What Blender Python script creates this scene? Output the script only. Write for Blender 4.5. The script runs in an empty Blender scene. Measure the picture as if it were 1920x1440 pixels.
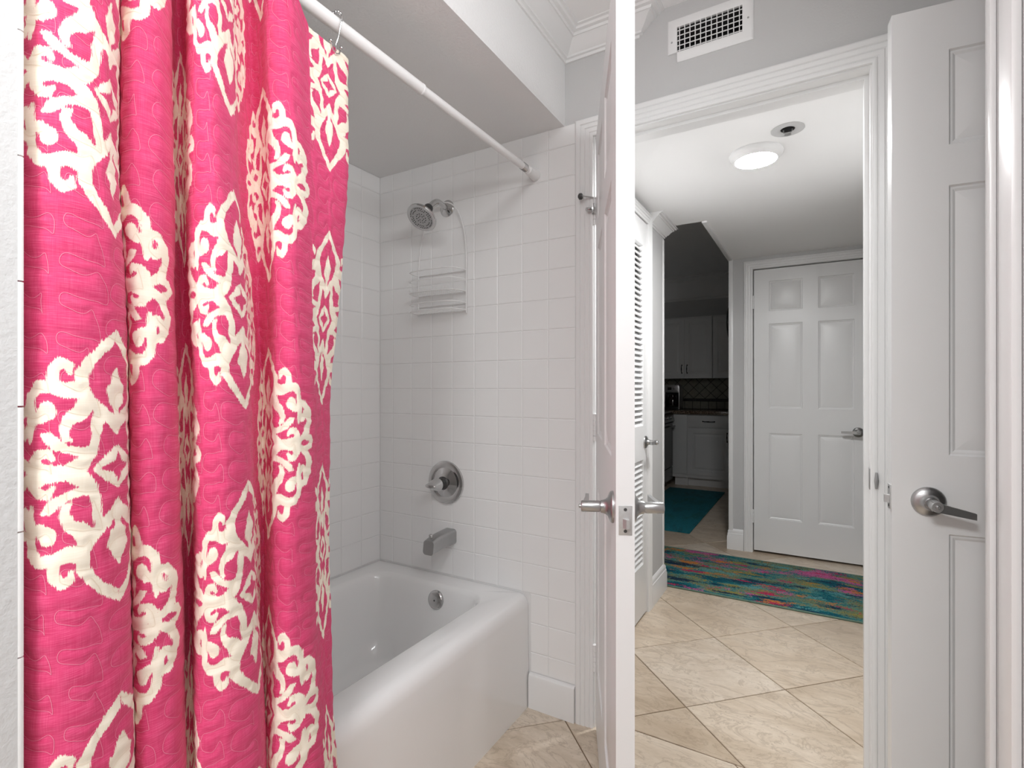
import bpy, bmesh, math, random
import numpy as np
from mathutils import Vector, Matrix
from mathutils.kdtree import KDTree

# ------------------------------------------------------------------ scene, camera, light
scene = bpy.context.scene
C = bpy.data.collections.new("scene"); scene.collection.children.link(C)
random.seed(4)
rng = np.random.RandomState(7)

F_PX = 970.0                 # focal length in pixels of the 1920 wide frame
YAW = math.radians(30.4)     # camera turned left of the wall normal
CAM_H = 1.18
cam_d = bpy.data.cameras.new("camera"); cam = bpy.data.objects.new("camera", cam_d); C.objects.link(cam)
cam.location = (0, 0, CAM_H); cam.rotation_euler = (math.pi / 2, 0, YAW)
cam_d.sensor_width = 36.0; cam_d.lens = F_PX / 1920 * 36.0; cam_d.shift_y = 8 / 1920
cam_d.clip_start = 0.02
scene.camera = cam
scene.view_settings.view_transform = 'Standard'; scene.view_settings.look = 'None'
scene.view_settings.gamma = 1.0; scene.view_settings.exposure = 0.0
scene.view_settings.use_curve_mapping = False

world = bpy.data.worlds.new("world"); scene.world = world; world.use_nodes = True
world.node_tree.nodes["Background"].inputs[0].default_value = (0.9, 0.9, 0.9, 1)
world.node_tree.nodes["Background"].inputs[1].default_value = 0.3

def area_light(name, loc, rot, sx, sy, energy, shape='RECTANGLE'):
    d = bpy.data.lights.new(name, 'AREA'); d.shape = shape; d.size = sx
    if shape in ('RECTANGLE', 'ELLIPSE'): d.size_y = sy
    d.energy = energy; d.color = (0.975, 0.992, 1.0)
    o = bpy.data.objects.new(name, d); C.objects.link(o); o.location = loc; o.rotation_euler = rot
    return o
L_VANITY, L_CEIL, L_HALL = 9.2, 40.0, 365.0
# light bar over the vanity on the right wall: it throws the soft shadows of the rod and the shower head to the left on the tiles
area_light("vanity_lamp_offscreen", (0.20, 0.38, 1.95), (0, math.radians(90), 0), 0.16, 0.75, L_VANITY)
# bathroom ceiling lamp behind the viewer: it lights the door edge that faces the viewer
area_light("bath_ceiling_lamp_offscreen", (-0.25, -0.9, 2.405), (0, 0, 0), 0.55, 0.55, L_CEIL, 'DISK')
scene.cycles.max_bounces = 16; scene.cycles.diffuse_bounces = 9

# ------------------------------------------------------------------ materials
def srgb(r, g, b):
    f = lambda c: (c / 255 / 12.92) if c / 255 <= 0.04045 else ((c / 255 + 0.055) / 1.055) ** 2.4
    return (f(r), f(g), f(b), 1)

class NT:
    def __init__(s, name):
        s.m = bpy.data.materials.new(name); s.m.use_nodes = True
        s.t = s.m.node_tree; s.n = s.t.nodes; s.b = s.n["Principled BSDF"]
    def node(s, kind, **kw):
        n = s.n.new(kind)
        for k, v in kw.items(): setattr(n, k, v)
        return n
    def link(s, a, b): s.t.links.new(a, b)
    def val(s, sock, v):
        if hasattr(v, 'is_output'): s.link(v, sock)
        else: sock.default_value = v
    def math(s, op, a, b=0.0, c=None, clamp=False):
        n = s.node('ShaderNodeMath', operation=op, use_clamp=clamp)
        s.val(n.inputs[0], a); s.val(n.inputs[1], b)
        if c is not None: s.val(n.inputs[2], c)
        return n.outputs[0]
    def mix(s, f, a, b, blend='MIX'):
        n = s.node('ShaderNodeMix', data_type='RGBA', blend_type=blend)
        s.val(n.inputs['Factor'], f); s.val(n.inputs[6], a); s.val(n.inputs[7], b)
        return n.outputs[2]
    def mapping(s, vec, scale=(1, 1, 1), loc=(0, 0, 0), rot=(0, 0, 0)):
        n = s.node('ShaderNodeMapping'); s.link(vec, n.inputs[0])
        n.inputs['Scale'].default_value = scale; n.inputs['Location'].default_value = loc
        n.inputs['Rotation'].default_value = rot
        return n.outputs[0]
    def noise(s, vec, scale, detail=2.0, rough=0.5, dist=0.0):
        n = s.node('ShaderNodeTexNoise'); s.link(vec, n.inputs['Vector'])
        n.inputs['Scale'].default_value = scale; n.inputs['Detail'].default_value = detail
        n.inputs['Roughness'].default_value = rough; n.inputs['Distortion'].default_value = dist
        return n.outputs['Fac']
    def ramp(s, fac, stops, interp='LINEAR'):
        n = s.node('ShaderNodeValToRGB'); s.link(fac, n.inputs[0]); r = n.color_ramp; r.interpolation = interp
        while len(r.elements) < len(stops): r.elements.new(0.5)
        for e, (p, c) in zip(r.elements, stops): e.position = p; e.color = c
        return n.outputs[0]
    def bump(s, h, strength, dist):
        n = s.node('ShaderNodeBump'); s.link(h, n.inputs['Height'])
        n.inputs['Strength'].default_value = strength; n.inputs['Distance'].default_value = dist
        s.link(n.outputs[0], s.b.inputs['Normal'])
    def pos(s): return s.node('ShaderNodeNewGeometry').outputs['Position']

def mat(name, col, rough=0.5, metal=0.0, var=0.03, vscale=6.0, bump=0.0, bscale=120.0, spec=0.5, coat=0.0):
    k = NT(name); p = k.pos()
    n = k.noise(p, vscale, 3)
    dark = tuple(c * (1 - var) for c in col[:3]) + (1,)
    lite = tuple(min(1, c * (1 + var)) for c in col[:3]) + (1,)
    k.link(k.mix(n, dark, lite), k.b.inputs['Base Color'])
    k.b.inputs['Roughness'].default_value = rough; k.b.inputs['Metallic'].default_value = metal
    k.b.inputs['Specular IOR Level'].default_value = spec; k.b.inputs['Coat Weight'].default_value = coat
    if bump > 0: k.bump(k.noise(p, bscale, 4, 0.6), bump, 0.002)
    return k.m

def grey(v): return srgb(v, v, v)
M = {}
M['tile'] = mat('ceramic_tile', grey(236), 0.27, var=0.01)
M['grout'] = mat('grout', grey(224), 0.8, var=0.05, vscale=30)
M['paint_wall'] = mat('grey_wall_paint', grey(196), 0.6, var=0.012, bump=0.25, bscale=160)
M['paint_soffit'] = mat('textured_soffit_paint', grey(232), 0.65, var=0.015, bump=0.6, bscale=150)
M['paint_near'] = mat('light_grey_textured_paint', grey(200), 0.6, var=0.015, bump=0.6, bscale=110)
M['ceiling'] = mat('white_ceiling_paint', grey(240), 0.7, var=0.01, bump=0.15, bscale=130)
M['trim'] = mat('white_gloss_trim', grey(230), 0.28, var=0.012)
M['door'] = mat('white_door_paint', grey(226), 0.32, var=0.012, bump=0.04, bscale=60)
M['tub'] = mat('white_enamel', grey(236), 0.12, var=0.005, coat=0.4)
M['chrome'] = mat('chrome', grey(205), 0.09, 1.0, var=0.02)
M['nickel'] = mat('brushed_nickel', grey(178), 0.3, 1.0, var=0.05, vscale=40)
M['satin'] = mat('satin_grey_metal_paint', grey(196), 0.35, var=0.03)
M['plate'] = mat('worn_zinc_plate', grey(205), 0.42, 0.85, var=0.12, vscale=160)
M['darkrubber'] = mat('dark_grey_plastic', grey(62), 0.45)
M['black'] = mat('black_plastic', grey(22), 0.3)
M['duct'] = mat('duct_liner', grey(70), 0.8, var=0.1)
M['rod'] = mat('white_powder_coat', grey(236), 0.3, var=0.01)
M['wire'] = mat('white_vinyl_wire', grey(232), 0.35, var=0.01)
M['vent'] = mat('white_vent_enamel', grey(232), 0.4, var=0.01)
M['cab'] = mat('white_cabinet_lacquer', grey(222), 0.35, var=0.015)
M['kitchen_wall'] = M['paint_wall']
M['kitchen_ceil'] = M['ceiling']
M['iron'] = mat('dark_iron', grey(28), 0.4, 0.7)
M['steel'] = mat('stainless_steel', grey(185), 0.28, 1.0, var=0.05)
M['stove_black'] = mat('black_enamel', grey(30), 0.22)
M['glass_dark'] = mat('smoked_glass', srgb(26, 14, 12), 0.05, coat=0.6)
M['clockface'] = mat('cream_clock_face', grey(235), 0.5)
k = NT('lamp_diffuser'); k.b.inputs['Base Color'].default_value = (1, 1, 1, 1)
k.b.inputs['Emission Color'].default_value = (1, 1, 1, 1); k.b.inputs['Emission Strength'].default_value = L_HALL
M['lamp'] = k.m

def granite():
    k = NT('speckled_granite'); p = k.pos()
    a = k.noise(p, 95, 3, 0.7); b = k.noise(p, 40, 2)
    c = k.ramp(a, [(0.36, srgb(30, 22, 20)), (0.46, srgb(86, 62, 48)), (0.55, srgb(150, 128, 106)), (0.68, srgb(205, 192, 176))])
    k.link(k.mix(k.math('MULTIPLY', b, 0.5), c, srgb(50, 36, 32)), k.b.inputs['Base Color'])
    k.b.inputs['Roughness'].default_value = 0.15
    return k.m
M['granite'] = granite()

def slate():
    k = NT('slate_tile'); p = k.pos(); r = k.node('ShaderNodeObjectInfo').outputs['Random']
    n = k.noise(p, 30, 4, 0.6)
    c1 = k.ramp(r, [(0, srgb(136, 136, 120)), (0.5, srgb(152, 150, 136)), (1, srgb(146, 140, 124))])
    k.link(k.mix(k.math('MULTIPLY', n, 0.7), c1, srgb(70, 68, 58)), k.b.inputs['Base Color'])
    k.b.inputs['Roughness'].default_value = 0.45; k.bump(n, 0.3, 0.002)
    return k.m
M['slate'] = slate()
M['slate_dark'] = mat('dark_slate_liner', srgb(34, 30, 28), 0.35, var=0.5, vscale=60)
M['slate_grout'] = mat('dark_slate_grout', srgb(26, 24, 20), 0.9)

def travertine():
    k = NT('travertine_tile'); g = k.node('ShaderNodeNewGeometry'); oi = k.node('ShaderNodeObjectInfo')
    off = k.node('ShaderNodeVectorMath', operation='SCALE'); 
    cx = k.node('ShaderNodeCombineXYZ'); k.link(oi.outputs['Random'], cx.inputs[0]); 
    k.link(k.math('MULTIPLY', oi.outputs['Random'], 7.3), cx.inputs[1]); k.link(oi.outputs['Random'], cx.inputs[2])
    k.link(cx.outputs[0], off.inputs[0]); off.inputs['Scale'].default_value = 23.0
    add = k.node('ShaderNodeVectorMath', operation='ADD'); k.link(g.outputs['Position'], add.inputs[0]); k.link(off.outputs[0], add.inputs[1])
    p = add.outputs[0]
    st = k.mapping(p, (1.0, 2.6, 1.0), rot=(0, 0, 0.5))
    cloud = k.noise(st, 3.2, 5, 0.6, 0.8)
    fine = k.noise(st, 26, 6, 0.7, 0.5)
    vein = k.noise(k.mapping(p, (1, 1.8, 1)), 5.0, 6, 0.65, 1.2)
    v = k.math('ABSOLUTE', k.math('SUBTRACT', vein, 0.5))
    vm = k.math('SUBTRACT', 1.0, k.math('MULTIPLY', v, 30, clamp=True), clamp=True)
    speck = k.math('GREATER_THAN', k.noise(p, 120, 3, 0.6), 0.66)
    zone = k.math('GREATER_THAN', cloud, 0.56)
    base = k.ramp(cloud, [(0.25, srgb(194, 179, 160)), (0.45, srgb(209, 195, 178)), (0.6, srgb(220, 208, 193)), (0.8, srgb(200, 184, 164))])
    tone = k.ramp(oi.outputs['Random'], [(0, srgb(232, 226, 218)), (0.5, srgb(250, 246, 240)), (1, srgb(255, 255, 255))])
    c = k.mix(1.0, base, tone, 'MULTIPLY')
    c = k.mix(k.math('MULTIPLY', k.math('SUBTRACT', fine, 0.35, clamp=True), 0.8), c, srgb(158, 140, 118))
    c = k.mix(k.math('MULTIPLY', vm, 0.38), c, srgb(142, 124, 104))
    c = k.mix(k.math('MULTIPLY', k.math('MULTIPLY', speck, zone), 0.55), c, srgb(118, 104, 88))
    k.link(c, k.b.inputs['Base Color']); k.b.inputs['Roughness'].default_value = 0.3
    k.bump(fine, 0.08, 0.002)
    return k.m
M['travertine'] = travertine()
M['floor_grout'] = mat('brown_floor_grout', srgb(128, 110, 90), 0.9, var=0.15, vscale=40)

def rug_mat():
    k = NT('abstract_rug_pile'); p = k.pos()
    vo = k.node('ShaderNodeTexVoronoi'); k.link(k.mapping(p, (1, 1.6, 1)), vo.inputs['Vector']); vo.inputs['Scale'].default_value = 150.0
    pix = k.node('ShaderNodeSeparateColor'); k.link(vo.outputs['Color'], pix.inputs[0]); cell = k.math('MULTIPLY', k.math('SUBTRACT', pix.outputs[0], 0.5), 0.11)
    wob = k.math('ADD', cell, k.math('MULTIPLY', k.math('SUBTRACT', k.noise(p, 60, 2), 0.5), 0.14))
    def layer(scale, loc, detail=2.5):
        n = k.noise(k.mapping(p, scale, loc), 1.0, detail, 0.6)
        return k.math('ADD', n, wob)
    base = k.ramp(layer((2.6, 7.5, 1), (0, 0, 0)), [(0.30, srgb(16, 66, 88)), (0.42, srgb(24, 112, 122)), (0.50, srgb(88, 140, 132)), (0.57, srgb(132, 132, 80)), (0.66, srgb(60, 116, 118))])
    def over(c, lay, lo, col, soft=0.02, amt=0.95):
        f = k.node('ShaderNodeMapRange'); k.link(lay, f.inputs[0]); f.inputs[1].default_value = lo; f.inputs[2].default_value = lo + soft
        return k.mix(k.math('MULTIPLY', f.outputs[0], amt), c, col)
    c = over(base, layer((3.0, 13, 1), (3.7, 1.2, 0)), 0.58, srgb(150, 140, 74))
    c = over(c, layer((2.6, 4.4, 1), (9.2, 4.1, 0)), 0.585, srgb(204, 96, 152))
    c = over(c, layer((3.0, 11, 1), (1.3, 8.7, 0)), 0.62, srgb(196, 40, 88))
    c = over(c, layer((4.0, 8, 1), (5.5, 2.9, 0)), 0.61, srgb(206, 128, 60))
    c = over(c, layer((2.4, 15, 1), (12.4, 0.3, 0)), 0.60, srgb(20, 42, 72))
    c = over(c, layer((3.4, 6, 1), (2.2, 17.3, 0)), 0.60, srgb(92, 158, 160))
    sp = k.noise(p, 150, 3, 0.7)
    c = over(c, sp, 0.57, srgb(26, 48, 60), 0.03, 0.8)
    c = k.mix(k.math('MULTIPLY', k.math('SUBTRACT', k.noise(p, 420, 2), 0.3, clamp=True), 0.7), c, srgb(40, 60, 62))
    k.link(c, k.b.inputs['Base Color']); k.b.inputs['Roughness'].default_value = 0.95; k.b.inputs['Specular IOR Level'].default_value = 0.1
    k.bump(k.noise(p, 380, 2), 0.6, 0.004)
    return k.m
M['rug'] = rug_mat()
M['binding'] = mat('green_rug_binding', srgb(96, 122, 108), 0.9, var=0.3, vscale=140, bump=0.5, bscale=300)
def mat_teal():
    k = NT('teal_mat_weave'); p = k.pos()
    n = k.noise(k.mapping(p, (3, 1.3, 1)), 2.0, 5, 0.7, 0.4); f = k.noise(p, 90, 3, 0.7)
    c = k.ramp(n, [(0.3, srgb(8, 80, 94)), (0.5, srgb(14, 112, 126)), (0.7, srgb(10, 92, 98))])
    c = k.mix(k.math('MULTIPLY', k.math('GREATER_THAN', f, 0.63), 0.4), c, srgb(110, 190, 195))
    k.link(c, k.b.inputs['Base Color']); k.b.inputs['Roughness'].default_value = 0.9
    return k.m
M['teal'] = mat_teal()

CREAM = srgb(246, 237, 219); PINK = srgb(205, 52, 103)
def curtain_mat():
    k = NT('ikat_quilted_cotton')
    uv = k.node('ShaderNodeUVMap', uv_map='cloth').outputs[0]
    sd = k.node('ShaderNodeAttribute', attribute_name='motif').outputs['Fac']
    jag = k.noise(k.mapping(uv, (620, 42, 1)), 1.0, 3, 0.75)
    jag2 = k.noise(k.mapping(uv, (60, 60, 1)), 1.0, 2)
    d = k.math('ADD', sd, k.math('MULTIPLY', k.math('SUBTRACT', jag, 0.5), 0.0115))
    d = k.math('ADD', d, k.math('MULTIPLY', k.math('SUBTRACT', jag2, 0.5), 0.003))
    f = k.node('ShaderNodeMapRange'); k.link(d, f.inputs[0]); f.inputs[1].default_value = 0.0004; f.inputs[2].default_value = -0.0004
    weft = k.noise(k.mapping(uv, (28, 900, 1)), 1.0, 3, 0.7); warp = k.noise(k.mapping(uv, (900, 24, 1)), 1.0, 3, 0.7)
    th = k.math('ADD', k.math('MULTIPLY', weft, 0.7), k.math('MULTIPLY', warp, 0.3))
    pink = k.ramp(th, [(0.30, srgb(200, 46, 94)), (0.50, srgb(217, 72, 119)), (0.70, srgb(232, 112, 150))])
    cream = k.ramp(th, [(0.3, srgb(240, 228, 208)), (0.7, srgb(252, 245, 231))])
    back = k.node('ShaderNodeNewGeometry').outputs['Backfacing']     # unseen cream back on the tub side, added to cut pink bounce light
    k.link(k.mix(back, k.mix(f.outputs[0], pink, cream), cream), k.b.inputs['Base Color'])
    k.b.inputs['Roughness'].default_value = 0.85; k.b.inputs['Specular IOR Level'].default_value = 0.15
    k.b.inputs['Sheen Weight'].default_value = 0.1
    k.bump(th, 0.12, 0.001)
    return k.m
M['curtain'] = curtain_mat()
def stitch_mat():
    k = NT('quilting_thread'); sd = k.node('ShaderNodeAttribute', attribute_name='motif').outputs['Fac']
    f = k.math('LESS_THAN', sd, 0.0)
    k.link(k.mix(f, srgb(234, 138, 168), srgb(236, 222, 203)), k.b.inputs['Base Color']); k.b.inputs['Roughness'].default_value = 0.8
    return k.m
M['stitch'] = stitch_mat()

# ------------------------------------------------------------------ mesh helpers
class MB:
    def __init__(s): s.v = []; s.f = []
    def add(s, vs, fs):
        o = len(s.v); s.v += [tuple(p) for p in vs]; s.f += [tuple(i + o for i in f) for f in fs]; return s
    def box(s, x0, x1, y0, y1, z0, z1):
        v = [(x, y, z) for z in (z0, z1) for y in (y0, y1) for x in (x0, x1)]
        return s.add(v, [(0, 2, 3, 1), (4, 5, 7, 6), (0, 1, 5, 4), (2, 6, 7, 3), (0, 4, 6, 2), (1, 3, 7, 5)])
    def bbox(s, x0, x1, y0, y1, z0, z1, b=0.003):
        bm = bmesh.new(); bmesh.ops.create_cube(bm, size=1)
        for v in bm.verts:
            v.co = ((x0 + x1) / 2 + v.co.x * (x1 - x0), (y0 + y1) / 2 + v.co.y * (y1 - y0), (z0 + z1) / 2 + v.co.z * (z1 - z0))
        bmesh.ops.bevel(bm, geom=list(bm.edges), offset=b, segments=2, profile=0.6, affect='EDGES')
        bm.verts.index_update()
        s.add([v.co[:] for v in bm.verts], [[v.index for v in f.verts] for f in bm.faces]); bm.free(); return s
    def tube(s, pts, r, n=10, cap=True, closed=False):
        pts = [Vector(p) for p in pts]; rs = r if isinstance(r, (list, tuple)) else [r] * len(pts)
        m = len(pts); prev = None; rings = []
        for i, p in enumerate(pts):
            a = pts[i - 1] if (i > 0 or closed) else p
            b = pts[(i + 1) % m] if (i < m - 1 or closed) else p
            t = (b - a).normalized()
            if prev is None:
                u = t.orthogonal().normalized()
            else:
                u = (prev - t * prev.dot(t)); u = u.normalized() if u.length > 1e-6 else t.orthogonal().normalized()
            prev = u; w = t.cross(u)
            rings.append([p + (u * math.cos(2 * math.pi * j / n) + w * math.sin(2 * math.pi * j / n)) * rs[i] for j in range(n)])
        vs = [q for rg in rings for q in rg]; fs = []
        for i in range(m if closed else m - 1):
            i2 = (i + 1) % m
            for j in range(n):
                j2 = (j + 1) % n; fs.append((i * n + j, i * n + j2, i2 * n + j2, i2 * n + j))
        if cap and not closed:
            fs.append(tuple(range(n))[::-1]); fs.append(tuple((m - 1) * n + j for j in range(n)))
        return s.add(vs, fs)
    def lathe(s, prof, org, axis, n=32):
        """prof: list of (radius, height along axis)"""
        a = Vector(axis).normalized(); u = a.orthogonal().normalized(); w = a.cross(u); o = Vector(org)
        vs = []; fs = []; idx = []
        for (r, h) in prof:
            if r < 1e-6:
                idx.append([len(vs)] * n); vs.append(o + a * h)
            else:
                idx.append(list(range(len(vs), len(vs) + n)))
                vs += [o + a * h + (u * math.cos(2 * math.pi * j / n) + w * math.sin(2 * math.pi * j / n)) * r for j in range(n)]
        for i in range(len(prof) - 1):
            A, B = idx[i], idx[i + 1]
            for j in range(n):
                j2 = (j + 1) % n; q = []
                for t in (A[j], A[j2], B[j2], B[j]):
                    if t not in q: q.append(t)
                if len(q) > 2: fs.append(tuple(q))
        return s.add(vs, fs)
    def loft(s, loops, cap0=True, cap1=True, closed=True):
        n = len(loops[0]); vs = [p for l in loops for p in l]; fs = []
        for i in range(len(loops) - 1):
            for j in range(n if closed else n - 1):
                j2 = (j + 1) % n; fs.append((i * n + j, i * n + j2, (i + 1) * n + j2, (i + 1) * n + j))
        if cap0: fs.append(tuple(range(n))[::-1])
        if cap1: fs.append(tuple((len(loops) - 1) * n + j for j in range(n)))
        return s.add(vs, fs)
    def sweep(s, path, prof, mp):
        """path: 2D polyline, prof: list of (offset to the left of the path, depth), mp: (p, q, depth) -> 3D; mitred"""
        P = [Vector(p) for p in path]; loops = []
        for i in range(len(P)):
            d0 = (P[i] - P[i - 1]).normalized() if i > 0 else None
            d1 = (P[i + 1] - P[i]).normalized() if i < len(P) - 1 else None
            if d0 is None: m = Vector((-d1.y, d1.x))
            elif d1 is None: m = Vector((-d0.y, d0.x))
            else:
                n0 = Vector((-d0.y, d0.x)); n1 = Vector((-d1.y, d1.x)); m = (n0 + n1).normalized(); m = m / max(0.2, m.dot(n0))
            loops.append([mp(P[i].x + m.x * o, P[i].y + m.y * o, d) for (o, d) in prof])
        return s.loft(loops)
    def xf(s, mtx):
        s.v = [tuple(mtx @ Vector(p)) for p in s.v]; return s
    def build(s, name, m, parent=None, smooth=35, loc=None, rz=0):
        me = bpy.data.meshes.new(name); me.from_pydata(s.v, [], s.f)
        bm = bmesh.new(); bm.from_mesh(me); bmesh.ops.recalc_face_normals(bm, faces=bm.faces); bm.to_mesh(me); bm.free()
        return link_mesh(name, me, m, parent, smooth, loc, rz)

def link_mesh(name, me, m, parent=None, smooth=35, loc=None, rz=0):
    if m is not None and not me.materials: me.materials.append(M[m] if isinstance(m, str) else m)
    if smooth:
        me.polygons.foreach_set('use_smooth', [True] * len(me.polygons)); me.set_sharp_from_angle(angle=math.radians(smooth))
    o = bpy.data.objects.new(name, me); C.objects.link(o)
    if parent: o.parent = parent
    if loc: o.location = loc
    if rz: o.rotation_euler.z = rz
    return o
def tag(o, label, cat, group=None):
    o['label'] = label; o['category'] = cat
    if group: o['group'] = group
    return o
def struct(o, label, cat):
    o['kind'] = 'structure'; return tag(o, label, cat)
def empty(name, loc=(0, 0, 0), rz=0):
    o = bpy.data.objects.new(name, None); C.objects.link(o); o.location = loc; o.rotation_euler.z = rz; o.empty_display_size = 0.05
    return o
def B(x0, x1, y0, y1, z0, z1): return MB().box(x0, x1, y0, y1, z0, z1)
def ray(u):
    """horizontal direction of image column u (per unit of depth)"""
    a = (u - 960) / F_PX; s, c = math.sin(YAW), math.cos(YAW)
    return -s + a * c, c + a * s
def YatX(u, X): dx, dy = ray(u); return X * dy / dx

# ------------------------------------------------------------------ key planes
YW = 1.695; YT = 1.693          # back wall face, tile face
XT = -1.676                     # long tub wall
X_AP = -0.918                   # tub apron
Z_SOF = 2.119; Z_C = 2.413; Z_H = 2.125; Z_K = 2.64
XJL, XJR, ZJ = -0.662, 0.128, 2.052   # doorway opening
VX0, VX1, VZ0, VZ1 = -0.382, -0.190, 2.254, 2.334   # duct opening behind the vent
YF = 4.097                      # far hall wall
XHL = -0.77                     # hall left wall
YH = 3.075                      # end of hall left wall

# ------------------------------------------------------------------ floor
def clip(poly, axis, val, keep_greater):
    out = []
    for i in range(len(poly)):
        a, b = poly[i], poly[(i + 1) % len(poly)]
        ia = (a[axis] >= val) == keep_greater; ib = (b[axis] >= val) == keep_greater
        if ia: out.append(a)
        if ia != ib:
            t = (val - a[axis]) / (b[axis] - a[axis]); out.append((a[0] + t * (b[0] - a[0]), a[1] + t * (b[1] - a[1])))
    return out
floor = struct(B(-2.4, 2.0, -3.3, 7.2, -0.12, -0.0035).build('floor', 'floor_grout', smooth=0), 'beige travertine floor laid on the diagonal with brown grout', 'floor')
TS = 0.4395; hg = TS / math.sqrt(2)
def tile_prism(poly, cx, cy):
    g = 0.0022
    def inset(pl, d):
        n = len(pl); out = []
        for i in range(n):
            p0, p1, p2 = Vector(pl[i - 1]), Vector(pl[i]), Vector(pl[(i + 1) % n])
            e0 = (p1 - p0).normalized(); e1 = (p2 - p1).normalized()
            n0 = Vector((-e0.y, e0.x)); n1 = Vector((-e1.y, e1.x)); m = (n0 + n1).normalized(); m = m / max(0.35, m.dot(n0))
            q = p1 + m * d; out.append((q.x, q.y))
        return out
    A = inset(poly, g); Bq = inset(poly, g + 0.0016)
    mb = MB(); mb.loft([[(x - cx, y - cy, -0.01) for x, y in A], [(x - cx, y - cy, -0.0014) for x, y in A], [(x - cx, y - cy, 0.0) for x, y in Bq]])
    return mb
full_me = None
def lay_floor(ox, oy, x0, x1, y0, y1):
    global full_me
    for i in range(-14, 15):
        for j in range(-14, 15):
            if (i + j) % 2: continue
            cx, cy = ox + i * hg, oy + j * hg + hg   # lattice points are corners; centres sit one step up
            poly = [(cx, cy - hg), (cx + hg, cy), (cx, cy + hg), (cx - hg, cy)]
            if cx + hg < x0 or cx - hg > x1 or cy + hg < y0 or cy - hg > y1: continue
            pl = clip(poly, 0, x0, True); pl = clip(pl, 0, x1, False) if len(pl) > 2 else pl
            pl = clip(pl, 1, y0, True) if len(pl) > 2 else pl; pl = clip(pl, 1, y1, False) if len(pl) > 2 else pl
            q = []
            for p in pl:
                if not q or (abs(p[0] - q[-1][0]) + abs(p[1] - q[-1][1])) > 1e-4: q.append(p)
            if len(q) > 2 and abs(q[0][0] - q[-1][0]) + abs(q[0][1] - q[-1][1]) < 1e-4: q.pop()
            if len(q) < 3: continue
            ar = abs(sum(q[a][0] * q[(a + 1) % len(q)][1] - q[(a + 1) % len(q)][0] * q[a][1] for a in range(len(q)))) / 2
            if ar < 0.002: continue
            if ar > TS * TS * 0.9999:
                if full_me is None:
                    o = tile_prism(q, cx, cy).build('floor_tile', 'travertine', floor, 0, (cx, cy, 0)); full_me = o.data
                else: link_mesh('floor_tile', full_me, None, floor, 0, (cx, cy, 0))
            else: tile_prism(q, cx, cy).build('floor_tile', 'travertine', floor, 0, (cx, cy, 0))
lay_floor(-0.103, 2.2903, -1.9, 1.25, 1.755, 7.1)
lay_floor(-0.7705, 1.6847, -0.93, 0.95, -3.2, 1.755)

# ------------------------------------------------------------------ walls, ceilings
struct((MB().box(-1.80, XJL - .019, YW + .005, 1.81, 0, Z_C).box(XJL - .019, XJR + .019, YW + .005, 1.81, ZJ + .019, VZ0).box(XJL - .019, XJR + .019, YW + .005, 1.81, VZ1, Z_C).box(XJL - .019, VX0, YW + .005, 1.81, VZ0, VZ1).box(VX1, XJR + .019, YW + .005, 1.81, VZ0, VZ1).box(XJR + .019, 1.3, YW + .005, 1.81, 0, Z_C)).build('wall_back', 'paint_wall', smooth=0),
       'grey painted wall around the bathroom doorway, tiled beside the tub', 'wall')
wall_back = bpy.data.objects['wall_back']
wall_left = struct(B(-1.80, XT - .0015, 0.117, YW + .005, 0, Z_C).build('wall_left', 'grout', smooth=0), 'long tub wall covered in square white ceramic tiles', 'wall')
wall_front = struct(B(XT - .006, -0.82, -3.2, 0.2335, 0, Z_C).build('wall_front', 'paint_near', smooth=0), 'light grey textured wall beside the curtain edged with bullnose tile', 'wall')
struct(B(-0.82, 0.28, -3.3, -3.2, 0, Z_C).build('wall_rear', 'paint_wall', smooth=0), 'painted bathroom wall behind the viewer', 'wall')
wall_right = struct(MB().box(0.28, 0.39, -3.2, 1.2677, 0, Z_C).build('wall_right', 'paint_wall', smooth=0), 'painted wall ending in a white jamb in front of the open door', 'wall')
struct(B(1.2, 1.3, 1.0, YW, 0, Z_C).build('wall_alcove', 'paint_wall', smooth=0), 'grey side wall of the recess behind the open door', 'wall')
struct(B(0.39, 1.3, 0.9, 1.0, 0, Z_C).build('wall_alcove_near', 'paint_wall', smooth=0), 'grey near wall of the recess behind the open door', 'wall')
struct(B(-1.8, 1.3, -3.3, 1.81, Z_C, Z_C + .1).build('ceiling', 'ceiling', smooth=0), 'white bathroom ceiling framed by crown moulding', 'ceiling')
struct(B(XT, -0.777, 0.2335, YW + .005, Z_SOF, Z_C).build('ceiling_soffit', 'paint_soffit', smooth=0), 'textured dropped soffit above the bathtub', 'ceiling')
# hall
Y0H, Y1H = 1.93, 2.712        # louvre door opening in the hall's left wall
struct(MB().box(XHL - .12, XHL, 1.81, Y0H, 0, Z_H).box(XHL - .12, XHL, Y1H, YH, 0, Z_H).box(XHL - .12, XHL, Y0H, Y1H, 2.05, Z_H).build('wall_hall_left', 'paint_wall', smooth=0),
       'grey hall wall holding the louvred closet door', 'wall')
struct(MB().box(-1.5, -1.4, 1.81, YH, 0, Z_K).box(-1.4, XHL - .12, YH - .1, YH, 0, Z_K).build('wall_closet', 'paint_wall', smooth=0), 'inner walls of the closet behind the louvred door', 'wall')
struct(B(0.32, 0.44, 1.81, 2.86, 0, Z_H).build('wall_hall_right', 'paint_wall', smooth=0), 'grey hall wall hidden behind the right door jamb', 'wall')
FDL, FDR, FDH = -0.388, 0.326, 2.035
struct(MB().box(-0.546, FDL, YF, YF + .11, 0, Z_K).box(FDR, 1.6, YF, YF + .11, 0, Z_K).box(FDL, FDR, YF, YF + .11, FDH, Z_K).build('wall_hall_far', 'paint_wall', smooth=0),
       'grey wall around the closed white door at the end of the hall', 'wall')
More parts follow.
